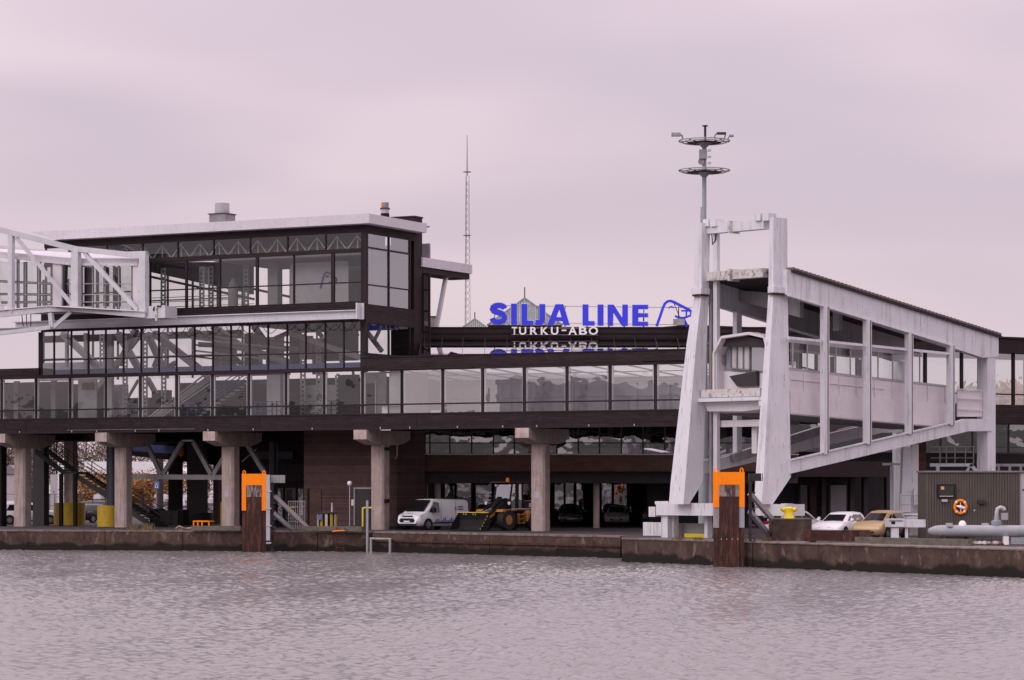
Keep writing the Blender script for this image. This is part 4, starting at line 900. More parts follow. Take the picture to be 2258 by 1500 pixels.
MB().box(sQ+.35, sQ+.62, .25, .5, K.zs(1115, sQ, 0), K.zs(500, sQ, 0)).build('guide_rail', 'pylon_white', gt)
MB().box(sQ+.02, sQ+.22, .25, .5, K.zs(1115, sQ, 0), K.zs(640, sQ, 0)).build('guide_rail', 'grey_steel', gt)
# bridge sides: near side s=0, far side s=SF
SF = sQ-.35
def qs(px, py, s=0): return K.q(px, py, s)
def side(s, ds):
    def v(px, py, o=0): q = K.q(px, py, 0); q.x = s+o; return q
    w = .42
    top = [(1736, 594), (2202, 742), (2202, 786), (2168, 789), (1736, 650)]
    MB().hexa([v(*p) for p in top], [v(*p, -w) for p in top]).build('roof_girder', 'pylon_white', gt)
    bot = [(1742, 1017), (2104, 933), (2134, 924), (2188, 924), (2188, 951), (2136, 951), (1742, 1045)]
    MB().hexa([v(*p) for p in bot], [v(*p, -w) for p in bot]).build('floor_girder', 'pylon_white', gt)
    for a, b in (((1742, 1014), (2104, 930)), ((1736, 652), (2101, 764))): MB().bar(v(*a, .06), v(*b, .06), .12, .07).build('flange', 'pylon_white', gt)
    for i, (px, yt, yb) in enumerate(((1818, 676, 1002), (1912, 706, 980), (2004, 736, 958), (2096, 762, 938))):
        a, b = v(px, yt, -.02), v(px, yb, -.02)
        MB().bar(a, b, .34, .3, up=(1, 0, 0)).build('post', 'pylon_white', gt)
        MB().bar(a+Vector((.05, .26, 0)), b+Vector((.05, .26, 0)), .1, .12, up=(1, 0, 0)).build('post_flange', 'panel_pink', gt)
        if s > -1: MB().bar(a+Vector((.14, .14, 0)), b+Vector((.14, .14, 0)), .05).build('downpipe', 'frame_dark', gt)
    a, b = v(1738, 745), v(2100, 781); MB().bar(a, b, .1, .14).build('mid_rail', 'pylon_white', gt)
side(0, 0); side(SF, 0)
endt = K.t(2190, 0)
for s_ in (-.05, SF):
    b = K.q(2186, 790, 0); boxo('end_column', 'pylon_white', gt, s_-.75, s_, b.y-.3, b.y+.5, 0.003, b.z+.02)
# far-side diagonal seen below the cabin
MB().bar((SF+.2, 2.5, K.zs(1010, SF, 0)), (SF+.2, 18, K.zs(925, SF, 0)+1.2), .3, .5).build('floor_brace', 'grey_steel', gt)
# corrugated roof sheet
m = MB(); p0, p1 = K.q(1744, 595, 0), K.q(2206, 741, 0); n = 56
for k in range(n):
    a, b = p0.lerp(p1, k/n), p0.lerp(p1, (k+.55)/n)
    up_ = Vector((0, 0, .13))
    m.hexa([(.18, a.y, a.z), (.18, b.y, b.z), (SF-.2, b.y, b.z), (SF-.2, a.y, a.z)], [(.18, a.y, a.z+.13), (.18, b.y, b.z+.13), (SF-.2, b.y, b.z+.13), (SF-.2, a.y, a.z+.13)])
mat('roof_sheet', (.16, .115, .105), .8, var=.25)
m.build('roof_corrugation', 'roof_sheet', gt)
MB().hexa([(.14, p0.y, p0.z-.12), (.14, p1.y, p1.z-.12), (SF-.55, p1.y, p1.z-.12), (SF-.55, p0.y, p0.z-.12)], [(.14, p0.y, p0.z), (.14, p1.y, p1.z), (SF-.55, p1.y, p1.z), (SF-.55, p0.y, p0.z)]).build('roof_sheet', 'inner_dark', gt)
# inner boarding corridor
si, so = -.75, SF+1.0
def iq(px, py, s=si): t_ = K.t(px, si); return Vector((s, t_, K.zs(py, si, t_)))
def ip(nm, pts, mt, th=.12): return MB().hexa([iq(*p) for p in pts], [iq(*p)+Vector((-th, 0, 0)) for p in pts]).build(nm, mt, gt)
ip('corridor_wall', [(1742, 816), (2102, 855), (2102, 945), (1742, 912)], 'panel_pink')
ip('corridor_step', [(1742, 862), (2102, 892), (2102, 946), (1742, 914)], 'panel_pink', .18)
MB().hexa([iq(1742, 862)+Vector((.06, 0, 0)), iq(2102, 892)+Vector((.06, 0, 0)), iq(2102, 944)+Vector((.06, 0, 0)), iq(1742, 912)+Vector((.06, 0, 0))], [iq(1742, 862)+Vector((.004, 0, 0)), iq(2102, 892)+Vector((.004, 0, 0)), iq(2102, 944)+Vector((.004, 0, 0)), iq(1742, 912)+Vector((.004, 0, 0))]).build('corridor_skirt', 'panel_pink', gt)
for k in range(9):
    px = 1772+k*39; a, b = iq(px, 818+(px-1742)*.108), iq(px, 862+(px-1742)*.083); MB().bar(a+Vector((.03, 0, 0)), b+Vector((.03, 0, 0)), .08).build('corridor_rib', 'panel_pink', gt)
MB().bar(iq(1742, 836)+Vector((.02, 0, 0)), iq(1950, 858)+Vector((.02, 0, 0)), .05, .06).build('corridor_rib', 'panel_pink', gt)
ip('corridor_head', [(1742, 747), (2032, 780), (2032, 787), (1742, 755)], 'frame_light')
ip('corridor_sill', [(1742, 811), (2092, 850), (2092, 856), (1742, 817)], 'frame_light')
wx = [1742, 1748, 1780, 1812, 1843, 1875, 1905, 1936, 1968, 1999, 2028]
yt = lambda p: 755+(p-1742)*.112; yb = lambda p: 812+(p-1742)*.110
for a, b in zip(wx[:-1], wx[1:]):
    MB().quad(iq(a, yb(a)), iq(b, yb(b)), iq(b, yt(b)), iq(a, yt(a))).build('corridor_pane', 'glass', gt, fix=False)
    MB().bar(iq(b, yb(b)), iq(b, yt(b)), .06).build('corridor_mullion', 'frame_light', gt)
def bx2(nm, pts, s0, s1, mt): return MB().hexa([iq(*p, s0) for p in pts], [iq(*p, s1) for p in pts]).build(nm, mt, gt)
bx2('corridor_floor', [(1742, 900), (2102, 935), (2102, 945), (1742, 912)], si-.2, so, 'inner_grey')
bx2('corridor_far_wall', [(1742, 822), (2102, 858), (2102, 936), (1742, 900)], so-.15, so, 'panel_pink')
bx2('corridor_roof', [(1742, 744), (2032, 777), (2032, 781), (1742, 748)], si-.1, so, 'inner_grey')
for px in (1760, 1830, 1900, 1970, 2030): bx2('corridor_post', [(px, yb(px)), (px+7, yb(px)), (px+7, yt(px)), (px, yt(px))], so-.1, so, 'inner_grey')
# end railing at the landing
for py in (858, 878, 902): MB().bar(K.q(2112, py, -.3), K.q(2166, py+3, -.3), .05, .05).build('landing_rail', 'panel_pink', gt)
MB().hexa([K.q(2112, 860, -.4), K.q(2166, 863, -.4), K.q(2166, 919, -.4), K.q(2112, 919, -.4)], [K.q(2112, 860, -.4)+Vector((-.08, 0, 0)), K.q(2166, 863, -.4)+Vector((-.08, 0, 0)), K.q(2166, 919, -.4)+Vector((-.08, 0, 0)), K.q(2112, 919, -.4)+Vector((-.08, 0, 0))]).build('landing_panel', 'panel_pink', gt)
# cabin mouth between the pylons
fs = lambda px, py, t: Vector((K.s(px, t), t, K.zs(py, K.s(px, t), t)))
hood = [(1573, 862), (1573, 778), (1590, 744), (1650, 735), (1684, 743), (1692, 775), (1690, 862)]
MB().hexa([fs(*p, .98) for p in hood], [fs(*p, .98)+Vector((0, .08, 0)) for p in hood]).build('cabin_back', 'cabin_grey', gt)
for a, b in zip(hood[:-1], hood[1:]):                  # shell of the hood, open to the front
    p_, q_ = fs(*a, .1), fs(*b, .1); n_ = Vector((-(q_-p_).z, 0, (q_-p_).x)).normalized()*.07
    dp = Vector((0, .87, 0)); MB().hexa([p_-n_, q_-n_, q_+n_, p_+n_], [p_-n_+dp, q_-n_+dp, q_+n_+dp, p_+n_+dp]).build('hood_shell', 'panel_pink', gt)
sof = [(1584, 764), (1598, 748), (1650, 742), (1680, 750), (1686, 766)]
MB().hexa([fs(*p, .5) for p in sof], [fs(*p, .5)+Vector((0, .46, 0)) for p in sof]).build('hood_soffit', 'inner_dark', gt)
lowp_ = [(1576, 862), (1576, 816), (1634, 822), (1688, 824), (1688, 862)]
MB().hexa([fs(*p, .88) for p in lowp_], [fs(*p, .88)+Vector((0, .09, 0)) for p in lowp_]).build('cabin_wall', 'panel_pink', gt)
win = [fs(p, q, .85) for p, q in ((1611, 812), (1653, 816), (1653, 760), (1611, 758))]
MB().hexa([v+Vector((0, .07, 0)) for v in win], [v+Vector((0, .12, 0)) for v in win]).build('blind', 'panel_pink', gt)
MB().quad(*[v+Vector((0, .04, 0)) for v in win]).build('cabin_pane', 'glass', gt, fix=False)
for i in range(4): MB().bar(win[i], win[(i+1) % 4], .07).build('cabin_frame', 'inner_grey', gt)
for u in (.33, .66): MB().bar(win[0].lerp(win[1], u), win[3].lerp(win[2], u), .05).build('cabin_frame', 'inner_grey', gt)
win2 = [fs(p, q, .85) for p, q in ((1657, 816), (1684, 818), (1684, 768), (1657, 762))]
MB().quad(*[v+Vector((0, .04, 0)) for v in win2]).build('cabin_pane', 'glass_gallery', gt, fix=False)
boxo('control_box', 'inner_grey', gt, K.s(1579, .8), K.s(1597, .8), .75, .94, fs(1590, 803, .8).z, fs(1590, 784, .8).z)
MB().hexa([fs(p, q, .6) for p, q in ((1608, 830), (1668, 818), (1668, 851), (1626, 853))], [fs(p, q, .6)+Vector((0, .25, 0)) for p, q in ((1608, 830), (1668, 818), (1668, 851), (1626, 853))]).build('folded_flap', 'inner_dark', gt)
boxo('platform_edge', 'moss_white', gt, K.s(1546, -.6), K.s(1676, -.6), -.6, 1.4, fs(1600, 876, -.6).z, fs(1600, 858, -.6).z)
boxo('platform_lip', 'pylon_white', gt, K.s(1528, -.75), K.s(1680, -.75), -.75, -.1, fs(1600, 885, -.7).z, fs(1600, 877, -.7).z)
for a, b in ((1512, 1523), (1674, 1682)): boxo('lip_bracket', 'pylon_white', gt, K.s(a, -.8), K.s(b, -.8), -.85, -.5, fs(a, 895, -.8).z, fs(a, 884, -.8).z)
bel = [(1553, 886), (1676, 884), (1676, 902), (1640, 907), (1560, 907)]
MB().hexa([fs(*p, -.2) for p in bel], [fs(*p, -.2)+Vector((0, 2.2, -.15)) for p in bel]).build('under_box', 'panel_pink', gt)
MB().bar((sQ+2.6, 1.2, K.zs(1000, sQ+2.6, 1)), (sQ+2.6, 1.2, K.zs(925, sQ+2.6, 1)), .35, .3).build('post', 'panel_pink', gt)
MB().bar((sQ+2.9, 8, K.zs(735, SF, 8)), (sQ+2.9, 8, K.zs(660, SF, 8)), .45, .3).build('post', 'panel_pink', gt)
MB().hexa([(sQ-.3, 3.2, K.zs(640, sQ, 3)), (sP, 3.2, K.zs(650, sP, 3)), (sP, 3.2, K.zs(700, sP, 3)), (sQ-.3, 3.2, K.zs(662, sQ, 3))], [(sQ-.3, 3.5, K.zs(640, sQ, 3)), (sP, 3.5, K.zs(650, sP, 3)), (sP, 3.5, K.zs(700, sP, 3)), (sQ-.3, 3.5, K.zs(662, sQ, 3))]).build('roof_valance', 'grey_steel', gt)
# feet
zb_ = .003
boxo('foot_beam', 'pylon_white', gt, K.s(1452, -1.0), K.s(1578, -1.0), -1.2, .3, K.zs(1137, sQ, -1), K.zs(1110, sQ, -1))
boxo('foot_end', 'pylon_white', gt, K.s(1433, -1.0), K.s(1447, -1.0), -1.1, .2, K.zs(1140, sQ-2, -1), K.zs(1118, sQ-2, -1))
boxo('foot_cap', 'pylon_white', gt, K.s(1444, -1.1), K.s(1473, -1.1), -1.1, -.2, K.zs(1113, sQ, -1), K.zs(1106, sQ, -1))
for a, b, t_ in ((1458, 1472, -1), (1479, 1486, -.6), (1553, 1560, -.4)): boxo('foot_leg', 'pylon_white', gt, K.s(a, t_), K.s(b, t_), t_, t_+.4, zb_, K.zs(1136, sQ, -1))
boxo('foot_apron', 'pylon_white', gt, K.s(1418, .6), K.s(1464, .6), .6, .8, .05, K.zs(1153, sQ-2, .6)); boxo('foot_apron', 'grey_steel', gt, K.s(1485, .3), K.s(1578, .3), .3, .5, .05, K.zs(1155, sQ, .3))
boxo('foot_plate', 'yellow_bright', gt, K.s(1509, -.1), K.s(1560, -.1), -.1, .1, .01, .22)
boxo('foot_beam', 'pylon_white', gt, K.s(1668, -1.2), K.s(1735, -1.2), -1.3, .3, K.zs(1137, sP, -1), K.zs(1112, sP, -1))
boxo('foot_post', 'pylon_white', gt, K.s(1722, -1.25), K.s(1737, -1.25), -1.25, -.8, zb_, K.zs(1110, sP, -1))
MB().bar(fs(1436, 990, .3)+Vector((0, -.3, 0)), fs(1478, 998, .3)+Vector((0, -.3, 0)), .6, .06).build('floodlight', 'frame_light', gt)

# ------------------------------------------------------------------ high lighting mast behind the gantry
d = 152.0; c = P(1553, 0, d); r = root('lighting_mast', 'tall grey lighting mast with two ring platforms above the gantry', 'lamp mast', at=(c.x, d, 0))
zz = lambda py: P(0, py, d).z
MB().lathe([(.30, 0.003), (.22, zz(700)), (.17, zz(457))], (c.x-.05, d, 0), 14).build('base_pole', 'pipe_grey', r, smooth=True)
MB().lathe([(.125, zz(457)), (.125, zz(318))], (c.x, d, 0), 12).build('pole', 'pipe_grey', r, smooth=True)
for k, py in enumerate((376, 311)):
    MB().lathe([(.13, zz(py+15)), (.42, zz(py+4)), (.5, zz(py+1)), (.13, zz(py-1))], (c.x, d, 0), 14).build('cone', 'grey_steel', r)
    MB().lathe([(.95, zz(py+5)), (1.0, zz(py+4)), (.3, zz(py+1)), (.3, zz(py+3))], (c.x, d, 0), 20).build('platform', 'dark_grey', r)
    ring = MB()
    for rr, pz in ((1.46, zz(py)), (1.25, zz(py+3))):
        pts = [(c.x+rr*math.cos(a), d+rr*math.sin(a), pz) for a in np.linspace(0, 2*math.pi, 25)]; ring.tube(pts, .035, 5, False)
    ring.build('ring', 'grey_steel', r)
    for a in np.linspace(0, 2*math.pi, 9)[:-1]: MB().bar((c.x, d, zz(py+6)), (c.x+1.46*math.cos(a), d+1.46*math.sin(a), zz(py)), .04).build('spoke', 'dark_grey', r)
MB().tube([(c.x+.05, d, zz(311)), (c.x+.05, d, zz(279))], .07, 8).build('top_rod', 'dark_grey', r)
MB().lathe([(.06, zz(280)), (.2, zz(278)), (.15, zz(276.5))], (c.x+.05, d, 0), 12).build('top_cap', 'dark_grey', r)
boxo('control_box', 'pipe_grey', r, P(1541, 0, d).x, P(1558, 0, d).x, d-.45, d-.13, zz(352), zz(332))
MB().lathe([(.18, -.04), (.18, .04)], (c.x-.2, d-.3, zz(358)), 10, 'y').build('winch', 'grey_steel', r)
for k in range(3): MB().tube([(c.x+.2, d, zz(334+k*14)), (c.x+.36, d-.1, zz(334+k*14)), (c.x+.38, d-.15, zz(331+k*14)), (c.x+.2, d, zz(331+k*14))], .02, 5).build('hook', 'grey_steel', r)
hd = boxo('floodlight', 'grey_steel', r, P(1480, 0, d).x, P(1500, 0, d).x, d-.5, d-.1, zz(302), zz(295)); MB().tube([P(1500, 297, d-.3), P(1504, 299, d-.3), P(1506, 308, d-.3)], .06, 6).build('arm', 'grey_steel', hd)
boxo('floodlight', 'dark_grey', r, P(1580, 0, d).x, P(1600, 0, d).x, d-.4, d-.1, zz(298), zz(293.5))
MB().tube([P(1577, 306, d-.2), P(1576, 300, d-.2), P(1580, 295, d-.2)], .035, 6).build('arm', 'dark_grey', r); MB().tube([P(1596, 309, d-.2), P(1599, 300, d-.2), P(1600, 295, d-.2)], .035, 6).build('arm', 'dark_grey', r)
boxo('floodlight', 'grey_steel', r, P(1607, 0, d).x, P(1617, 0, d).x, d-.4, d-.1, zz(303), zz(299)); MB().tube([P(1604, 309, d-.2), P(1607, 302, d-.2)], .04, 6).build('arm', 'grey_steel', r)
# ------------------------------------------------------------------ mooring fenders with orange heads
def fender(px0, px1, ytop, ybot, yor, yin, d, lab, right):
    c = P((px0+px1)/2, 0, d); s = d/F; w = (px1-px0)*s; x0, x1 = c.x-w/2, c.x+w/2
    z = lambda py: CZ+(HY-py)*s
    r = root('fender_pile', lab, 'fender', at=(c.x, d, WZ), group='orange topped fenders on the quay')
    fw = w*.17
    boxo('face_plate', 'rust', r, x0+.004, x1-.004, d, d+.25, WZ-1, z(yor)-.003)
    boxo('inner_plate', 'rust', r, x0+fw+.01, x1-fw-.01, d-.09, d-.003, WZ-1, z(yin+26))
    boxo('worn_plate', 'rust_pale', r, x0+fw+.012, x1-fw-.012, d-.092, d-.002, z(yin+26)+.003, z(yin)-.01)
    for k in range(3): boxo('wear_rib', 'rust', r, x0+fw+.1+k*(w-2*fw-.2)/3, x0+fw+.16+k*(w-2*fw-.2)/3, d-.12, d-.088, WZ-1, z(yin+60))
    boxo('orange_head', 'orange', r, x0-.02, x1+.02, d-.05, d+.35, z(yin), z(ytop))
    boxo('orange_side', 'orange', r, x0-.02, x0+fw, d-.06, d+.3, z(yor), z(yin)-.002); boxo('orange_side', 'orange', r, x1-fw, x1+.02, d-.06, d+.3, z(yor), z(yin)-.002)
    for xx in (x0+.12, x1-.12):
        MB().tube([(xx-.07, d+.1, z(ytop)), (xx-.07, d+.1, z(ytop)+.14), (xx, d+.1, z(ytop)+.2), (xx+.07, d+.1, z(ytop)+.14), (xx+.07, d+.1, z(ytop))], .035, 6).build('lifting_eye', 'orange', r)
    if not right:
        boxo('side_beam', 'frame_light', r, x1+.03, x1+.26, d-.1, d+.3, z(ybot-30), z(ytop+2))
        for k in range(4): boxo('side_bracket', 'frame_light', r, x1+.03, x1+.34, d-.14, d+.34, z(ytop+40+38*k), z(ytop+37+38*k))
    else:
        boxo('side_plate', 'grey_steel', r, x0-.012, x0+fw, d-.03, d+.3, z(yor+45), z(yor)-.004); boxo('side_plate', 'pipe_grey', r, x1-fw, x1+.012, d-.03, d+.3, z(yor+45), z(yor)-.004)
        for k in range(4): boxo('bolt', 'frame_light', r, x0+.35+k*.28, x0+.4+k*.28, d-.13, d-.09, z(1190), z(1188))
    # back frame: bracket, uprights, raking struts down to the quay
    sg = x1+.3
    boxo('back_bracket', 'grey_steel' if not right else 'dark_grey', r, x1+.28, x1+1.15 if not right else x1+.9, d+.3, d+.9, z(ytop+20), z(ytop+3))
    for k in range(4): boxo('bracket_web', 'frame_light' if not right else 'dark_grey', r, x1+.34+k*.2, x1+.37+k*.2, d+.24, d+.298, z(ytop+20), z(ytop+3))
    for k in range(7): boxo('back_rung', 'dark_grey', r, x1+.3, x1+.6, d+.25, d+.6, z(ytop+48+k*18), z(ytop+44+k*18))
    boxo('back_post', 'dark_grey', r, x1+.3, x1+.42, d+.3, d+.8, WZ-.5, z(ytop+18)); 
    st = 'frame_light' if not right else 'grey_steel'
    for dx, dd, z0 in ((0, .9, ytop+48), (0, 1.6, ytop+48), (-.5, .9, ytop+88), (-.5, 1.6, ytop+88)):
        MB().bar((x1+.4, d+dd, z(z0)), (x1+.4+(z(z0)-.05)*.95, d+dd+2.2, .05), .16, .2).build('raking_strut', st, r)
    for k in range(3): boxo('strut_tie', st, r, x1+.75+k*.5, x1+.82+k*.5, d+1.2+k*.6, d+2.3+k*.5, z(ytop+48)-.75-k*.5, z(ytop+48)-.65-k*.5)
    pts = [(x1+.5+.06*math.sin(k*1.3), d+.2, .2-k*.14) for k in range(9)]
    MB().tube(pts, .04, 5).build('chain', 'rust', r)
    return r
fender(534, 586, 1045, 1222, 1126, 1070, 165.6, 'orange topped rusty fender left of the striped barrel planter', False)
fender(1574, 1641, 1041, 1247, 1119, 1069, 135.6, 'orange topped rusty fender between the two white pylons', True)

# ------------------------------------------------------------------ vehicles
def wheel(par, xw, yw, rad, wid, side, rimcol='rim'):
    t = MB().lathe([(rad*.62, -wid/2), (rad*.93, -wid/2), (rad, -wid*.32), (rad, wid*.32), (rad*.93, wid/2), (rad*.62, wid/2)], (xw, yw, rad), 22, 'y').build('wheel', 'tyre', par, smooth=True)
    yy = side*wid*.46
    MB().lathe([(rad*.64, yy-.015), (rad*.62, yy+side*.012), (rad*.25, yy+side*.03), (.04, yy+side*.035)], (xw, yw, rad), 18, 'y').build('rim', rimcol, t, smooth=True)
    for k in range(5 if rad < .5 else 0):
        a = 2*math.pi*k/5+.3; p = Vector((xw+rad*.42*math.cos(a), yw+yy+side*.03, rad+rad*.42*math.sin(a)))
        MB().lathe([(rad*.10, -.012), (rad*.10, .012)], p, 8, 'y').build('rim_hole', 'black', t)
def sect(hw, z0, zb, top):       # half car section mirrored; zb = belt height
    h = [(0, z0), (hw*.84, z0), (hw*.965, z0+.12), (hw, z0+(zb-z0)*.45), (hw*.985, z0+(zb-z0)*.8), (hw*.93, zb-.02), (hw*.84, zb+.012), (0, top)]
    return h+[(-y, z) for y, z in h[-2:0:-1]]
def make_car(lab, paint, loc, heading, L=4.4, Wd=1.8, H=1.47, kind='hatch', group='parked cars', name='parked_car'):
    """heading: direction of the nose in world degrees (0 = +X). Local: nose +x, y left."""
    r = root(name, lab, 'car', at=(0, 0, 0), group=group, rz=math.radians(heading)); r.location = Vector(loc)
    hl = L/2; hw = Wd/2
    st = {'hatch': [(-hl, .45, .70, .80), (-hl+.06, .30, .82, .90), (-hl+.25, .22, .90, .99), (-hl+.9, .2, .96, 1.0), (0, .2, .965, .995), (hl-1.35, .2, .965, 1.0), (hl-.85, .2, .92, .965), (hl-.35, .22, .82, .88), (hl-.1, .28, .70, .76), (hl, .38, .58, .62)],
          'mpv': [(-hl, .45, .75, .85), (-hl+.05, .30, .92, 1.0), (-hl+.2, .22, .99, 1.04), (0, .2, 1.0, 1.03), (hl-1.1, .2, 1.0, 1.05), (hl-.65, .2, .96, 1.02), (hl-.25, .22, .88, .94), (hl-.07, .28, .74, .80), (hl, .38, .60, .64)]}[kind]
    def wfac(i): return .86 if i == 0 or i == len(st)-1 else (.95 if i in (1, len(st)-2) else 1)
    loops = [[(xx, y, z) for y, z in sect(hw*wfac(i), z0, zb, tp)] for i, (xx, z0, zb, tp) in enumerate(st)]
    body = MB().loft(loops).build('body', paint, r, smooth=True)
    zb = st[4][2]-.03
    xr0, xr1 = -hl+.12, -hl+.55; xf1, xf0 = (hl-2.05, hl-1.12) if kind == 'hatch' else (hl-1.85, hl-.85)
    bw, rw = hw*.885, hw*.68
    cabl = []
    prof = [(xr0, zb, bw*.94), (xr0+.12, zb+.02, bw), (xf0-.05, zb+.02, bw), (xf0, zb, bw*.9)]
    def ring(z, xr, xf, wr, wm): return [(xr, -wr, z), (xr+.35, -wm, z), (xf-.5, -wm, z), (xf, -wr*.9, z), (xf, wr*.9, z), (xf-.5, wm, z), (xr+.35, wm, z), (xr, wr, z)]
    lv = [(zb, xr0, xf0, bw*.9, bw), (H-.14, xr1-.12, xf1+.18, rw*.98, rw*1.06), (H-.05, xr1, xf1, rw*.86, rw*.94), (H, xr1+.35, xf1-.35, rw*.5, rw*.6)]
    cab = MB().loft([ring(*l) for l in lv]).build('cabin', paint, r, smooth=True)
    def onring(f_, i, j, u, out=.012):
        a = [Vector(p) for p in ring(*lv[0])]; b = [Vector(p) for p in ring(*lv[1])]
        p = a[i].lerp(a[j], u).lerp(b[i].lerp(b[j], u), f_); q = (a[j]-a[i]).cross(b[i]-a[i]).normalized()
        cen = Vector((0, 0, p.z)); 
        if q.dot(p-cen) < 0: q = -q
        return p+q*out
    def pane(nm, i, j, u0, u1, f0=.08, f1=.97): return MB().quad(onring(f0, i, j, u0), onring(f0, i, j, u1), onring(f1, i, j, u1), onring(f1, i, j, u0)).build(nm, 'car_glass', r, fix=False)
    pane('windscreen', 3, 4, .04, .96, .04); pane('rear_window', 7, 0, .08, .92, .2)
    for i, j in ((1, 2), (6, 5)):
        pane('side_window', i, j, .02, .46); pane('side_window', i, j, .49, .985)
    for i, j in ((2, 3), (5, 4)): pane('quarter_window', i, j, .05, .42, .06, .8)
    for sy in (-1, 1):
        for xw in (hl-.83, -hl+.78):
            MB().lathe([(.37, -.02), (.37, .02)], (xw, sy*(hw*.995), .33), 20, 'y').build('wheel_arch', 'black', r)
            wheel(r, xw, sy*(hw-.075), .315, .2, sy)
        hd = MB().hexa([(hl-.10, sy*hw*.42, .60), (hl-.14, sy*hw*.86, .62), (hl-.45, sy*hw*.94, .70), (hl-.42, sy*hw*.60, .76), (hl-.2, sy*hw*.45, .70)], [(hl-.02, sy*hw*.42, .62), (hl-.06, sy*hw*.88, .64), (hl-.42, sy*hw*.985, .74), (hl-.40, sy*hw*.60, .80), (hl-.12, sy*hw*.45, .73)])
        hd.build('headlight', 'lamp_glass', r)
        boxo('tail_light', 'tail_red', r, -hl-.008, -hl+.18, sy*hw*.62, sy*hw*.955, .72, .90)
        MB().lathe([(.03, -.09), (.10, -.05), (.10, .05), (.05, .09)], (xf0-.35, sy*(hw+.10), zb+.09), 10, 'y').build('mirror', paint, r, smooth=True)
        boxo('sill', 'plastic_black', r, -hl+1.15, hl-1.2, sy*hw*.975-.02, sy*hw*.975+.02, .2, .3)
        boxo('door_handle', 'plastic_black', r, -.35, -.2, sy*hw*1.0-.01, sy*hw*1.0+.02, .74, .78)
    boxo('grille', 'plastic_black', r, hl-.1, hl+.005, -hw*.5, hw*.5, .36, .47); boxo('upper_grille', 'plastic_black', r, hl-.16, hl-.03, -hw*.4, hw*.4, .60, .66)
    boxo('plate', 'plate', r, hl+.006, hl+.02, -.26, .26, .42, .53); boxo('plate', 'plate', r, -hl-.02, -hl-.004, -.26, .26, .62, .73)
    return r
HD = lambda deg: -90-deg          # nose towards the viewer, turned to the left by deg
def at_(px, d): q = P(px, HY, d); return (q.x, d, .004)
make_car('white hatchback parked between the yellow bollard and gold car', 'car_white', at_(1852, 143.0), HD(30), 4.25, 1.78, 1.46)
make_car('gold compact car with dark windscreen parked behind the white gantry foot', 'car_gold', at_(1943, 141.0), HD(31), 4.0, 1.76, 1.56, 'mpv')
make_car('white estate car mostly hidden behind the yellow bollard block', 'car_white', at_(1757, 149), HD(215), 4.5, 1.8, 1.5)
make_car('grey car facing out under the terminal, left of the round column', 'car_silver', at_(1261, 192), HD(4), 4.3, 1.8, 1.46)
make_car('pale silver car facing out under the terminal, right of the round column', 'car_white', at_(1360, 192), HD(3), 4.3, 1.8, 1.46)
make_car('dark blue car with red tail light behind the white gantry foot', 'car_navy', at_(1452, 185), HD(190), 4.3, 1.8, 1.46)
make_car('white car with red tail lights behind the leftmost concrete pillar', 'car_white', at_(62, 197), HD(250), 4.6, 1.85, 1.6, 'mpv')
make_car('dark grey car showing its tail between the two yellow bases', 'car_dark', at_(214, 204), HD(215), 4.3, 1.8, 1.46)

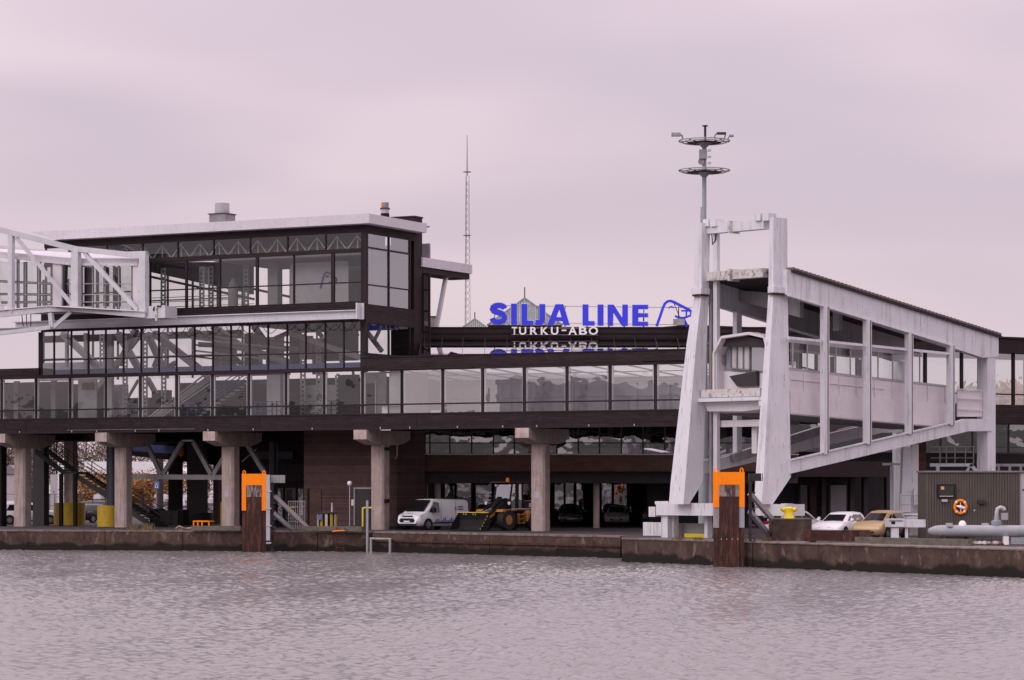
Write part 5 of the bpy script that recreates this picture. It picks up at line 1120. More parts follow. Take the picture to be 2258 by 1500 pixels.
def make_van():
    r = root('white_van', 'white delivery van with blue logos beside the wheel loader', 'van', rz=math.radians(HD(41))); r.location = Vector(at_(955, 172.5))
    L, hw = 4.95, .98; hl = L/2
    st = [(-hl, .45, 1.5, .90), (-hl+.05, .35, 1.90, .98), (-hl+.3, .28, 1.96, 1), (-.2, .26, 1.99, 1), (.55, .26, 1.99, 1), (.95, .26, 1.955, 1), (1.30, .26, 1.62, 1), (1.62, .26, 1.28, 1), (1.80, .27, 1.13, 1), (2.15, .28, 1.02, .97), (2.36, .30, .92, .93), (hl, .36, .66, .84)]
    loops = []
    for xx, z0, zt, wf in st:
        w = hw*wf; zb_ = min(zt, 1.12); tum = .86 if zt > 1.5 else (.86+.12*(1.5-zt)/.5 if zt > 1.0 else .96)
        h = [(0, z0), (w*.86, z0), (w*.97, z0+.12), (w, z0+.4*(zb_-z0)), (w*.985, zb_-.02*(zt <= 1.12)), (w*(.985*.35+tum*.65) if zt > 1.12 else w*.95, zb_+.72*(zt-zb_)), (w*tum*.97, zt-.05), (w*tum*.80, zt), (0, zt+.02)]
        loops.append([(xx, y, z) for y, z in h+[(-y, z) for y, z in h[-2:0:-1]]])
    body = MB().loft(loops).build('body', 'car_white', r, smooth=True)
    # windscreen
    y0, y1 = .86, .80
    MB().quad((1.80, -.82, 1.215), (1.80, .82, 1.215), (1.07, .76, 1.945), (1.07, -.76, 1.945)).build('windscreen', 'car_glass', r, fix=False)
    for s in (-1, 1):
        MB().quad((1.48, s*1.0, 1.16), (.42, s*1.0, 1.12), (.42, s*.905, 1.74), (.62, s*.89, 1.82), (.92, s*.885, 1.82)).build('side_window', 'car_glass', r, fix=False)
        boxo('window_seal', 'plastic_black', r, .93, .97, s*.97-.02, s*.97+.04, 1.14, 1.5)
        mi = boxo('mirror', 'plastic_black', r, 1.02, 1.2, s*1.0, s*1.22, 1.12, 1.42)
        MB().hexa([(2.42, s*.46, .80), (2.30, s*.86, .84), (1.92, s*.97, 1.0), (2.12, s*.72, 1.06), (2.33, s*.5, .98)], [(2.44, s*.46, .82), (2.33, s*.90, .86), (1.94, s*.995, 1.02), (2.14, s*.72, 1.09), (2.38, s*.5, 1.0)]).build('headlight', 'lamp_glass', r)
        boxo('tail_light', 'tail_red', r, -hl-.01, -hl+.1, s*.80, s*.93, .9, 1.5)
        for xw in (1.52, -1.42):
            MB().lathe([(.40, -.02), (.40, .02)], (xw, s*.985, .36), 20, 'y').build('wheel_arch', 'black', r)
            wheel(r, xw, s*.91, .34, .22, s)
        boxo('side_moulding', 'plastic_black', r, -.95, 1.05, s*.985-.02, s*.985+.025, .42, .50)
        boxo('door_handle', 'plastic_black', r, .48, .62, s*.985, s*1.02, .98, 1.02)
        boxo('door_seam', 'inner_grey', r, .30, .315, s*.985-.01, s*.99+.004, .45, 1.85); boxo('door_seam', 'inner_grey', r, -1.1, -1.085, s*.975-.01, s*.98+.004, .5, 1.85)
        MB().quad((.2, s*.972, 1.22), (-1.0, s*.972, 1.22), (-1.0, s*.927, 1.60), (.2, s*.927, 1.60)).build('side_panel', 'car_white', r, fix=False)
        for k in range(2): boxo('side_logo', 'city_blue', r, -1.85, -1.35, s*.955, s*.975-.03*k, 1.28+.17*k, 1.37+.17*k)
        boxo('side_logo', 'frame_light', r, -1.2, -1.0, s*.945, s*.968, 1.3, 1.46)
        for k in range(12):
            h_ = random.uniform(.05, .3); boxo('skyline', 'city_blue', r, -.9+k*.15, -.8+k*.15, s*.98, s*.992, .51, .52+h_)
    for k in range(2): MB().hexa([(2.02+.09*k, -.35, 1.065-.037*k), (2.02+.09*k, .2, 1.065-.037*k), (2.08+.09*k, .2, 1.04-.037*k), (2.08+.09*k, -.35, 1.04-.037*k)], [(2.02+.09*k, -.35, 1.085-.037*k), (2.02+.09*k, .2, 1.085-.037*k), (2.08+.09*k, .2, 1.06-.037*k), (2.08+.09*k, -.35, 1.06-.037*k)]).build('bonnet_logo', 'city_blue', r)
    boxo('upper_grille', 'plastic_black', r, 2.36, hl-.02, -.42, .42, .86, .93)
    MB().prism([(-.58, .50), (.58, .50), (.68, .62), (.55, .76), (-.55, .76), (-.68, .62)], 'x', hl-.1, hl+.02).build('grille', 'plastic_black', r)
    boxo('bumper_lip', 'plastic_black', r, hl-.14, hl+.015, -.80, .80, .35, .42); boxo('plate', 'plate', r, hl+.022, hl+.04, -.26, .26, .50, .61)
    for s in (-1, 1): boxo('fog_lamp', 'plastic_black', r, hl-.2, hl-.02, s*.62, s*.86, .44, .60)
make_van()

def make_loader():
    r = root('wheel_loader', 'yellow and black wheel loader with bucket lowered on the quay', 'loader', rz=math.radians(HD(42))); r.location = Vector(at_(1122, 170))
    Y, B = 'loader_yellow', 'plastic_black'
    for xw in (1.25, -1.35):
        for s in (-1, 1): wheel(r, xw, s*.92, .68, .5, s, Y)
    boxo('front_frame', B, r, .5, 1.9, -.45, .45, .55, 1.15); boxo('rear_frame', B, r, -2.2, .4, -.5, .5, .5, 1.1)
    MB().prism([(-2.5, 1.1), (-.55, 1.1), (-.55, 1.9), (-2.3, 1.75), (-2.5, 1.6)], 'y', -.75, .75).build('engine_hood', B, r); boxo('hood_top', Y, r, -2.2, -.7, -.6, .6, 1.8, 1.92)
    boxo('hood_panel', B, r, -2.0, -.7, -.765, .765, 1.42, 1.75)
    for ch, xo in (('B', 0), ('r', .2), ('e', .36)):
        v, f = text_mesh(ch); m = MB(); m.v = [(-1.05-xo-q[0]*.38, .79+q[2]*.1, 1.5+q[1]*.34) for q in v]; m.f = f; m.build('lettering', 'sign_white', r)
    boxo('side_stripe', 'tail_red', r, -2.2, .55, -.778, .778, 1.30, 1.36); boxo('side_stripe', 'sign_white', r, -2.2, .55, -.776, .776, 1.362, 1.40)
    for s in (-1, 1):
        MB().prism([(-2.1, .95), (-1.9, 1.28), (-.7, 1.28), (-.45, .6), (-.55, .55), (-.85, 1.12), (-1.8, 1.12)], 'y', s*.55, s*1.15).build('rear_fender', Y, r)
        MB().prism([(.45, 1.28), (.6, 1.36), (1.75, 1.36), (1.9, 1.2), (1.85, 1.18), (.6, 1.28)], 'y', s*.55, s*1.15).build('front_fender', Y, r)
        for k in range(3): boxo('step', Y, r, -.45, .1, s*.8, s*1.02, .45+.27*k, .5+.27*k)
        for xx in (-.45, .08): boxo('step_side', Y, r, xx, xx+.05, s*.8, s*1.02, .42, 1.1)
        MB().prism([(.7, 1.55), (1.1, 1.8), (2.5, .95), (3.3, .5), (3.2, .3), (2.5, .6), (1.1, 1.35), (.8, 1.25)], 'y', s*.38, s*.50).build('lift_arm', B, r); MB().prism([(1.9, 1.2), (2.5, .85), (2.5, .7), (1.9, 1.0)], 'y', s*.505, s*.52).build('arm_plate', Y, r)
        MB().bar((.6, s*.3, 1.05), (2.5, s*.3, .7), .16).build('lift_cylinder', B, r)
    MB().bar((.75, 0, 2.0), (1.6, 0, 1.2), .34, .45).build('tilt_lever', B, r); MB().bar((.5, 0, 1.5), (1.0, 0, 1.75), .2).build('tilt_cylinder', B, r); MB().bar((1.5, 0, 1.4), (3.25, 0, .9), .16).build('tilt_rod', 'grey_steel', r)
    # cab
    cb = [(-.55, 1.25), (.55, 1.25), (.62, 2.0), (.45, 3.0), (-.5, 3.0)]
    for s in (-1, 1):
        for i, (a, b) in enumerate(zip(cb, cb[1:]+cb[:1])): MB().bar((a[0], s*.68, a[1]), (b[0], s*.68, b[1]), .09, .09).build('cab_frame', B, r)
        MB().quad(*[(a, s*.69, b) for a, b in cb]).build('cab_window', 'glass_gallery', r, fix=False)
        MB().bar((0, s*.71, 1.25), (-.02, s*.71, 3.0), .2, .1).build('cab_pillar', B, r)
        boxo('work_lamp', 'lamp_glass', r, .48, .58, s*.55, s*.68, 2.82, 2.94); MB().lathe([(.02, -.03), (.11, 0), (.11, .05)], (1.05, s*1.0, 1.75), 10, 'x').build('headlight', 'lamp_glass', r); MB().bar((.7, s*.85, 1.36), (1.0, s*.98, 1.7), .05).build('lamp_bracket', B, r)
    MB().quad((.57, -.62, 1.35), (.57, .62, 1.35), (.62, .62, 2.0), (.62, -.62, 2.0)).build('cab_window', 'glass_gallery', r, fix=False); MB().quad((.62, -.62, 2.02), (.62, .62, 2.02), (.46, .60, 2.95), (.46, -.60, 2.95)).build('cab_window', 'glass_gallery', r, fix=False)
    boxo('cab_roof', 'brown_warm', r, -.8, .8, -.86, .86, 3.05, 3.12); boxo('cab_rear', B, r, -.62, -.5, -.7, .7, 1.25, 3.0); boxo('cab_floor', B, r, -.55, .55, -.66, .66, 1.2, 1.5); boxo('seat', B, r, -.35, .1, -.25, .25, 1.5, 2.3)
    MB().lathe([(.12, 3.12), (.12, 3.2), (.10, 3.34), (.03, 3.38)], (.1, 0, 0), 12).build('beacon', 'orange', r, smooth=True)
    # bucket
    bk = [(a_+.85, b_) for a_, b_ in [(2.45, 1.15), (2.3, .7), (2.35, .25), (2.6, .04), (3.45, .02), (3.45, .06), (2.65, .10), (2.45, .3), (2.42, .7), (2.55, 1.15)]]
    m = MB().prism(bk, 'y', -1.28, 1.28); bo = m.build('bucket', B, r)
    for s in (-1, 1): MB().prism([(3.35, 1.12), (3.2, .3), (3.45, .06), (4.25, .05)], 'y', s*1.28, s*1.32).build('bucket_side', B, bo)
    boxo('bucket_edge', 'yellow_bright', bo, 3.29, 3.45, -1.32, 1.32, 1.152, 1.19)
    for k in range(5): MB().bar((3.45+.16*k, 1.322, .98-.2*k), (3.51+.16*k, 1.325, .88-.2*k), .012, .07).build('bucket_mark', 'yellow', bo)
    for y in (-.8, -.6, .0, .2): MB().bar((3.42, y, 1.12), (3.425, y+.08, 1.0), .03).build('bucket_scratch', 'frame_light', bo)
make_loader()

# ------------------------------------------------------------------ grey hut, lifebuoy, pipe, right-hand quay gear
d = 139.0; hx = lambda px: P(px, HY, d).x; hz = lambda py: P(0, py, d).z
hut = root('metal_hut', 'grey brown corrugated metal hut at the right quay edge', 'hut', at=(hx(2145), d, 0))
x0, x1 = hx(2043), hx(2246); n = 34
m = MB(); top = hz(1042)
for k in range(n):
    a = x0+(x1-x0)*k/n; w = (x1-x0)/n; m.hexa([(a, d, .02), (a+w*.28, d-.022, .02), (a+w*.62, d-.022, .02), (a+w*.9, d, .02), (a+w*.9, d+.05, .02), (a, d+.05, .02)], [(a, d, top), (a+w*.28, d-.022, top), (a+w*.62, d-.022, top), (a+w*.9, d, top), (a+w*.9, d+.05, top), (a, d+.05, top)])
m.build('corrugated_front', 'hut_grey', hut)
boxo('body', 'hut_grey', hut, x0, x1+.0, d+.052, d+3, .02, top)
boxo('roof', 'inner_grey', hut, x0-.08, x1+2.9, d-.1, d+3.1, top+.003, top+.09)
boxo('side_door', 'frame_light', hut, x1+.003, x1+2.8, d+.01, d+3, .02, top); boxo('corner_trim', 'hut_grey', hut, x1-.02, x1+.06, d-.06, d+.04, .02, top)
wn = boxo('window', 'frame_dark', hut, hx(2066), hx(2106), d-.12, d-.041, hz(1098), hz(1068)); MB().quad((hx(2070), d-.125, hz(1094)), (hx(2102), d-.125, hz(1094)), (hx(2102), d-.125, hz(1071)), (hx(2070), d-.125, hz(1071))).build('pane', 'glass_terminal', wn, fix=False)
boxo('sill', 'frame_light', wn, hx(2071), hx(2101), d-.16, d-.126, hz(1095.5), hz(1093.5)); boxo('lit_lamp', 'lit_warm', wn, hx(2074), hx(2081), d-.14, d-.126, hz(1080), hz(1073))
boxo('wall_lamp', 'frame_light', hut, hx(2076), hx(2088), d-.2, d-.042, hz(1107), hz(1101)); boxo('vent', 'dark_grey', hut, hx(2156), hx(2171), d-.22, d-.042, hz(1111), hz(1103)); MB().lathe([(.05, -.1), (.05, -.04)], (hx(2148), d, hz(1126)), 8, 'y').build('knob', 'frame_light', hut)
boxo('door_handle', 'black', hut, x1+.2, x1+.45, d-.02, d+.008, hz(1082), hz(1079))
lb = root('lifebuoy', 'orange lifebuoy with white rope bag on the corrugated hut wall', 'lifebuoy', at=(hx(2117), d-.12, hz(1118)))
m = MB(); pts = [(hx(2117)+.305*math.cos(a), d-.12, hz(1118)+.34*math.sin(a)) for a in np.linspace(0, 2*math.pi, 29)]; m.tube(pts, .075, 10, False); m.build('ring', 'orange', lb, smooth=True)
for k in range(4):
    a = math.pi/4+k*math.pi/2; seg = [(hx(2117)+.305*math.cos(b), d-.12, hz(1118)+.34*math.sin(b)) for b in np.linspace(a-.12, a+.12, 4)]; MB().tube(seg, .082, 10, False).build('band', 'sign_white', lb)
MB().tube([(hx(2108), d-.14, hz(1116)), (hx(2117), d-.15, hz(1118)), (hx(2126), d-.14, hz(1121))], [.04, .09, .08], 8).build('rope_bag', 'sign_white', lb); MB().tube([(hx(2117), d-.12, hz(1108)), (hx(2118), d-.12, hz(1129))], .025, 6).build('rope', 'sign_white', lb)
d = 129.0; pz = P(0, 1171, d).z
pp = root('steel_pipe', 'thick pale grey pipe with gooseneck vent running along the quay', 'pipe', at=(P(2160, HY, d).x, d, 0))
X = lambda px: P(px, HY, d).x; Z = lambda py: P(0, py, d).z
MB().tube([(X(2056), d+.6, pz-.02), (X(2064), d+.25, pz), (X(2076), d, pz), (X(2100), d-.1, pz), (X(2420), d-1.6, pz-.0)], [.16, .25, .29, .29, .29], 18).build('pipe', 'pipe_grey', pp, smooth=True)
MB().lathe([(.2, -.25), (.2, -.02), (.16, .12), (.08, .2)], (X(2121), d-.15, pz+.3), 14).build('cap', 'sign_white', pp, smooth=True)
for px in (2086, 2165): boxo('saddle', 'frame_light', pp, X(px), X(px+12), d-.4, d+.1, pz+.22, pz+.38)
MB().lathe([(.12, pz+.1), (.26, pz+.30), (.26, pz+.50), (.14, pz+.52), (.13, pz+.72)], (X(2194), d-.45, 0), 14).build('branch', 'pipe_grey', pp, smooth=True)
MB().tube([(X(2194), d-.45, pz+.6), (X(2194), d-.45, Z(1130)), (X(2196), d-.45, Z(1122)), (X(2202), d-.45, Z(1119)), (X(2209), d-.45, Z(1121)), (X(2211), d-.45, Z(1125))], .10, 10).build('gooseneck', 'frame_light', pp, smooth=True)
boxo('lamp_box', 'inner_pale', pp, X(2203), X(2217), d-.7, d-.5, Z(1146), Z(1131))
for px in (2075, 2128): MB().box(X(px), X(px+4), d-.2, d+.1, .0, pz-.2).build('support', 'rust', pp)
boxo('support', 'sign_white', pp, X(2205), X(2216), d-1.0, d-.7, .02, pz-.25); boxo('beam', 'pipe_grey', pp, X(2221), X(2420), d-1.0, d-.8, .05, pz-.3)
boxo('beam', 'grey_steel', pp, X(2085), X(2180), d+.15, d+.3, .3, .42); boxo('valve', 'rust', pp, X(2110), X(2122), d-.5, d-.2, .05, .28)
rp = root('rubble_heap', 'heap of stone scraps under the pale grey pipe', 'rubble', at=(X(2180), d-.5, 0))
for k in range(26):
    cx_, cy_ = X(random.uniform(2148, 2205)), d+random.uniform(-1.4, 0); sz = random.uniform(.06, .17)
    MB().lathe([(sz*.4, 0), (sz, sz*.5), (sz*.7, sz*1.1), (sz*.1, sz*1.3)], (cx_, cy_, .0), 6).build('stone', random.choice(['concrete', 'rust', 'frame_light', 'brown_warm']), rp)
# bollard on its block
d = 137.6; r = root('bollard_block', 'mossy concrete block carrying the yellow bollard', 'concrete block', at=(P(1747, HY, d).x, d, 0))
X = lambda px: P(px, HY, d).x; Z = lambda py: P(0, py, d).z
boxo('block', 'quay', r, X(1704), X(1790), d-.0, d+2.2, .003, Z(1146)); boxo('cap', 'timber', r, X(1702), X(1792), d-.03, d+2.25, Z(1146)+.003, Z(1146)+.06)
r = root('mooring_bollard', 'yellow twin horn mooring bollard on the concrete block', 'bollard', at=(X(1742), d+.6, Z(1146)+.06)); zb_ = Z(1146)+.063
MB().lathe([(.30, zb_), (.26, zb_+.08), (.22, zb_+.38), (.24, zb_+.52), (.15, zb_+.60)], (X(1742), d+.6, 0), 18).build('post', 'yellow_bright', r, smooth=True)
for s in (-1, 1): MB().tube([(X(1742), d+.6, zb_+.42), (X(1742)+s*.30, d+.6, zb_+.44), (X(1742)+s*.38, d+.6, zb_+.52)], [.14, .12, .10], 10).build('horn', 'yellow_bright', r, smooth=True)
d = 133.5; X = lambda px: P(px, HY, d).x
r = root('rusty_box_beam', 'long rusty steel box lying in front of the parked white hatchback', 'steel beam', at=(X(1840), d, 0))
boxo('beam', 'rust', r, X(1776), X(1918), d+.2, d+.8, .06, .62); boxo('end_plate', 'brown_warm', r, X(1896), X(1920), d+.1, d+.19, .06, .64); boxo('skid', 'timber', r, X(1800), X(1840), d-.1, d+.18, .01, .09)
for a, b, za, lab in ((1890, 2140, .19, 'long weathered timber baulk on the quay edge below the gold car'),):
    pa, pb = P(a, HY, 132.6), P(b, HY, 126.2); r = root('timber_baulk', lab, 'timber', at=(pa.x, pa.y, 0))
    MB().bar((pa.x, pa.y, za), (pb.x, pb.y, za), .3, .24).build('baulk', 'timber', r); MB().bar((pa.x, pa.y-.35, .06), (pb.x, pb.y-.35, .06), .25, .11).build('plank', 'timber', r)
pa, pb = P(1776, HY, 134.0), P(1880, HY, 131.5)
# access platform, white frames and cabinets behind the hut
d = 152.0; X = lambda px: P(px, HY, d).x; Z = lambda py: P(0, py, d).z
r = root('gantry_support', 'white tapered gantry leg with cabinets and small railed platform left of hut', 'support', at=(X(2005), d, 0))
MB().hexa([(X(1986), d, .003), (X(2012), d, .003), (X(2012), d+.9, .003), (X(1986), d+.9, .003)], [(X(1992), d, Z(985)), (X(2012), d, Z(985)), (X(2012), d+.9, Z(985)), (X(1992), d+.9, Z(985))]).build('leg', 'pylon_white', r)
boxo('leg_flank', 'panel_pink', r, X(2013), X(2027), d+.2, d+.8, .003, Z(980)); boxo('brown_post', 'brown_warm', r, X(2028), X(2052), d+1.6, d+2.0, .003, Z(970))
boxo('cabinet', 'pylon_white', r, X(1982), X(2006), d-.5, d-.1, Z(1130), Z(1090)); boxo('cabinet', 'pylon_white', r, X(2013), X(2040), d-.4, d-.05, Z(1112), Z(1078))
boxo('platform', 'pylon_white', r, X(1980), X(2042), d-.9, d-.05, Z(1136), Z(1132)); boxo('base_block', 'pylon_white', r, X(1990), X(2040), d-1.6, d-.95, Z(1162), Z(1138))
for px in (1982, 2006, 2021, 2040): boxo('rail_post', 'frame_light', r, X(px), X(px)+.04, d-.9, d-.86, Z(1132), Z(1093))
for py in (1093, 1113): boxo('hand_rail', 'frame_light', r, X(1982), X(2042), d-.9, d-.86, Z(py+1), Z(py-1))
boxo('slim_post', 'pylon_white', r, X(1969), X(1976), d+1, d+1.2, .003, Z(1028)); boxo('slim_beam', 'pylon_white', r, X(1952), X(1990), d+1, d+1.2, Z(1026), Z(1021))
d = 137.2; X = lambda px: P(px, HY, d).x; Z = lambda py: P(0, py, d).z
r = root('steel_stand', 'white steel stand in front of the gold car left of the hut', 'stand', at=(X(1974), d, 0))
boxo('foot', 'pylon_white', r, X(1966), X(1982), d, d+.35, .003, Z(1162)); boxo('head', 'pylon_white', r, X(1954), X(1994), d-.1, d+.45, Z(1162)+.002, Z(1144)); boxo('lip', 'grey_steel', r, X(1960), X(1990), d-.14, d-.102, Z(1149), Z(1146)); boxo('slot', 'black', r, X(1965), X(1973), d-.115, d-.101, Z(1156), Z(1150)); boxo('beam', 'pylon_white', r, X(1994.2), X(2041), d+.0, d+.4, Z(1163), Z(1146)); boxo('leg', 'panel_pink', r, X(1997), X(2003), d+.1, d+.3, .003, Z(1163))
d = 160.0
X = lambda px: P(px, HY, d).x; Z = lambda py: P(0, py, d).z
r = root('access_walkway', 'white steel walkway with wire railing above the grey hut', 'walkway', at=(X(2110), d, Z(1050)))
boxo('beam', 'pylon_white', r, X(2052), X(2146), d, d+.3, Z(1029), Z(1022)); MB().bar((X(2140), d+.1, Z(1024)), (X(2154), d+.1, Z(1040)), .2).build('brace', 'pylon_white', r); MB().bar((X(2140), d+.1, Z(1026)), (X(2130), d+.1, Z(1044)), .14).build('brace', 'pylon_white', r); boxo('post', 'pylon_white', r, X(2065), X(2072), d, d+.2, 0.003, Z(1029))
for px in (2072, 2086, 2105, 2128, 2146): boxo('rail_post', 'grey_steel', r, X(px), X(px)+.05, d-.02, d+.03, Z(1022), Z(985))
for py in (985, 997, 1010): boxo('rail', 'grey_steel', r, X(2052), X(2148), d-.02, d+.02, Z(py+.7), Z(py-.7))
r = root('access_walkway', 'grey walkway with railing at the right edge behind the hut', 'walkway', at=(X(2240), d, Z(1050)))
boxo('beam', 'grey_steel', r, X(2210), X(2400), d+3, d+3.3, Z(1028), Z(1022)); 
for px in (2220, 2245, 2270): boxo('post', 'grey_steel', r, X(px), X(px+5), d+3, d+3.2, .003, Z(1028))
for py in (985, 997): boxo('rail', 'dark_grey', r, X(2210), X(2400), d+3, d+3.05, Z(py+1), Z(py-1))
# ------------------------------------------------------------------ under the gallery, left side
S = lambda px, t: G.s(px, t)
dk = root('rear_deck', 'dark low deck behind the gallery pillars at the left', 'deck', G, (S(350, 12), 12, 0))
boxo('slab', 'black', dk, S(240, 7), S(690, 7), 6.3, 16, zg0-.55, zg0+.45); boxo('slab', 'black', dk, S(-70, 9), S(236, 9), 6.3, 12, zg0-.4, zg0+.45)
MB().hexa([(S(290, 15), 15, zg0-1.4), (S(520, 15), 15, zg0-2.3), (S(520, 15), 15, zg0-.3), (S(290, 15), 15, zg0-.3)], [(S(290, 15), 20, zg0-1.4), (S(520, 15), 20, zg0-2.3), (S(520, 15), 20, zg0-.3), (S(290, 15), 20, zg0-.3)]).build('girder', 'black', dk)
boxo('rear_wall', 'brown_plain', dk, S(520, 13), S(690, 13), 13, 13.3, 0.003, zg0-.5); boxo('wall_band', 'inner_dark', dk, S(560, 12.9), S(690, 12.9), 12.8, 12.99, 3.2, 4.4)
for p0, p1 in ((575, 600), (604, 622), (628, 650), (655, 668)):
    w = boxo('window', 'inner_grey', dk, S(p0, 12.8), S(p1, 12.8), 12.9, 12.98, .5, 2.7); MB().quad((S(p0+1.5, 12.8), 12.88, .6), (S(p1-1.5, 12.8), 12.88, .6), (S(p1-1.5, 12.8), 12.88, 2.6), (S(p0+1.5, 12.8), 12.88, 2.6)).build('pane', 'glass_terminal', w, fix=False)
boxo('blue_strip', 'column_navy', dk, S(565, 12.5), S(645, 12.5), 12.5, 12.78, 4.75, 5.3)
br = root('blue_board', 'blue lettered board hanging under the deck between concrete pillars', 'board', G, (S(340, 13.8), 13.8, 5))
q = [G.p(a, b, 13.6) for a, b in ((293, 980), (386, 984), (386, 1001), (293, 995))]; MB().hexa(q, [v+Vector((0, .15, 0)) for v in q]).build('panel', 'blue_board', br)
r = root('orange_lamp', 'orange lamp hanging under the deck', 'lamp', G, (S(399, 13), 13, 5)); c = G.p(399, 995, 13.3)
MB().lathe([(.06, -.4), (.22, -.25), (.24, .2), (.08, .4)], c, 10).build('lens', 'orange', r, smooth=True); MB().tube([c+Vector((0, 0, .35)), c+Vector((0, 0, .9))], .03, 5).build('stem', 'black', r)
def ucol(px0, px1, t, mt, lab, ztop=None, base=None, nm='support_column', rnd=False):
    s0, s1 = S(px0, t), S(px1, t); w = (s1-s0); r = root(nm, lab, 'column', G, ((s0+s1)/2, t, 0))
    zt = ztop or zg0-.06
    if rnd: MB().lathe([(w/2, .003), (w/2, zt)], ((s0+s1)/2, t+w/2, 0), 18).build('shaft', mt, r, smooth=True)
    else: boxo('shaft', mt, r, s0, s1, t, t+.6, .003, zt)
    if base:
        b0, b1, ht, bm = base; c_ = (S(b0, t)+S(b1, t))/2; rr = (S(b1, t)-S(b0, t))/2
        MB().lathe([(rr, .003), (rr, ht)], (c_, t+.4, 0), 26).build('base', bm, r, smooth=True)
ucol(72, 97, 6.9, 'dark_grey', 'dark concrete column right behind the leftmost pillar')
ucol(141, 160, 9, 'concrete', 'pale column with a broad yellow base between stair posts', base=(118, 174, 1.62, 'yellow'))
ucol(229, 252, 4.3, 'column_navy', 'round dark blue column with yellow base', base=(212, 256, 1.48, 'yellow'), rnd=True)
ucol(486, 497, 8, 'yellow', 'short yellow post partly hidden behind the third pillar', ztop=1.75)
ucol(371, 393, 14, 'black', 'dark column at the left under the girder'); ucol(412, 448, 13, 'dark_grey', 'broad dark column on a concrete plinth', base=(404, 458, .9, 'dark_grey'))
ucol(590, 606, 9, 'column_navy', 'dark blue column behind the orange fender', rnd=True)
ucol(346, 351, 30, 'dark_grey', 'thin far column beside the crossing sign'); ucol(470, 480, 18, 'brown_warm', 'thin brown far column left of the third pillar'); ucol(-8, 3, 2, 'black', 'black post at the left picture edge')
# steel V-truss
vt = root('steel_v_truss', 'grey steel truss of V struts on a horizontal beam behind the pillars', 'truss', G, (S(370, 5), 5, 0))
tt = 5.2; MB().bar(G.p(244, 1051, tt), G.p(500, 1053, tt), .3, .34).build('beam', 'grey_steel', vt)
for a, b in (((262, 1010), (247, 1046)), ((322, 975), (355, 1046)), ((402, 975), (360, 1046)), ((427, 975), (466, 1046)), ((508, 985), (472, 1046))): MB().bar(G.p(*a, tt), G.p(*b, tt), .22, .3).build('strut', 'grey_steel', vt)
MB().bar(G.p(542, 975, tt+1), G.p(586, 1046, tt+1), .26, .3).build('strut', 'grey_steel', vt)
MB().bar(G.p(534, 1018, tt+1), G.p(566, 990, tt+1), .06).build('tie', 'grey_steel', vt); boxo('lamp', 'frame_light', vt, S(401, 4), S(424, 4), 4, 4.2, G.z(410, 974, 4), G.z(410, 970, 4))
# outdoor stairs
sr = root('steel_stairs', 'dark open steel stairs descending between the two left pillars', 'stairs', G, (S(210, 5), 5, 0))
top, mid, mid2, bot = G.p(78, 992, 4.6), G.p(142, 1040, 4.6), G.p(162, 1042, 4.6), G.p(352, 1168, 4.6)
wd = 1.5
for a, b in ((top, mid), (mid2, bot)):
    n = max(6, int((a.z-b.z)/.19))
    for o in (0, wd): MB().bar(a+Vector((0, o, -.1)), b+Vector((0, o, -.1)), .08, .34).build('stringer', 'stair_dark', sr)
    for k in range(n): p = a.lerp(b, (k+.5)/n); boxo('tread', 'stair_dark', sr, p.x-.16, p.x+.14, p.y+.05, p.y+wd-.05, p.z-.03, p.z+.02)
    for o in (-.05, wd+.05):
        for h_ in (.45, .7, 1.0): MB().bar(a+Vector((0, o, h_)), b+Vector((0, o, h_)), .045).build('hand_rail', 'dark_grey' if o > 0 else 'frame_dark', sr)
        for k in range(5): p = a.lerp(b, (k+.3)/5); MB().bar(p+Vector((0, o, -.1)), p+Vector((0, o, 1.0)), .05).build('baluster', 'stair_dark', sr)
boxo('landing', 'stair_dark', sr, mid.x-.1, mid2.x+.3, 4.55, 4.6+wd+.05, mid.z-.14, mid.z-.02)
for px in (132, 163): boxo('post', 'black', sr, S(px, 4.5), S(px+7, 4.5), 4.4, 4.55, .003, mid.z-.15)
# bins, box, planter, crate
for p0, p1, h_, mt, lab in ((330, 352, 1.15, 'black', 'leftmost black lidded bin at the foot of the dark stairs'), (354, 376, 1.05, 'stair_dark', 'second black lidded bin from the stairs'), (378, 392, 1.0, 'dark_grey', 'grey lidded bin between two black bins'), (394, 404, 1.1, 'black', 'narrow black bin left of the broad column plinth')):
    r = root('waste_bin', lab, 'bin', G, (S((p0+p1)/2, 9), 9.3, 0), group='bins in the shade under the gallery')
    boxo('body', mt, r, S(p0, 9), S(p1, 9), 9, 9.7, .05, h_); boxo('lid', 'stair_dark', r, S(p0, 9)-.03, S(p1, 9)+.03, 8.95, 9.75, h_+.003, h_+.07)
r = root('orange_stand', 'small orange metal stand on the quay beside the third pillar', 'stand', G, (S(446, -1), -1, 0))
xa_, xb_ = S(429, -1), S(465, -1)
boxo('top', 'orange', r, xa_, xb_, -1.2, -.6, .48, .56); boxo('foot_rail', 'orange', r, xa_, xb_, -1.2, -1.12, .04, .1)
for k, u in enumerate((0, .28, .55, 1)): boxo('leg', 'orange', r, xa_+(xb_-xa_-.08)*u, xa_+(xb_-xa_-.08)*u+.08, -1.19, -1.1, .003, .48)
mat('hose_pale', (.5, .46, .38), .7)
r = root('hose', 'pale hose lying loose on the quay beside the orange stand', 'hose', G, (S(410, -2), -2.2, 0))
MB().tube([(S(388, -2.4), -2.4, .06), (S(395, -2.6), -2.6, .22), (S(408, -2.4), -2.4, .06), (S(424, -2.1), -2.1, .10), (S(440, -2.3), -2.3, .05)], .04, 6).build('loop', 'hose_pale', r, smooth=True)
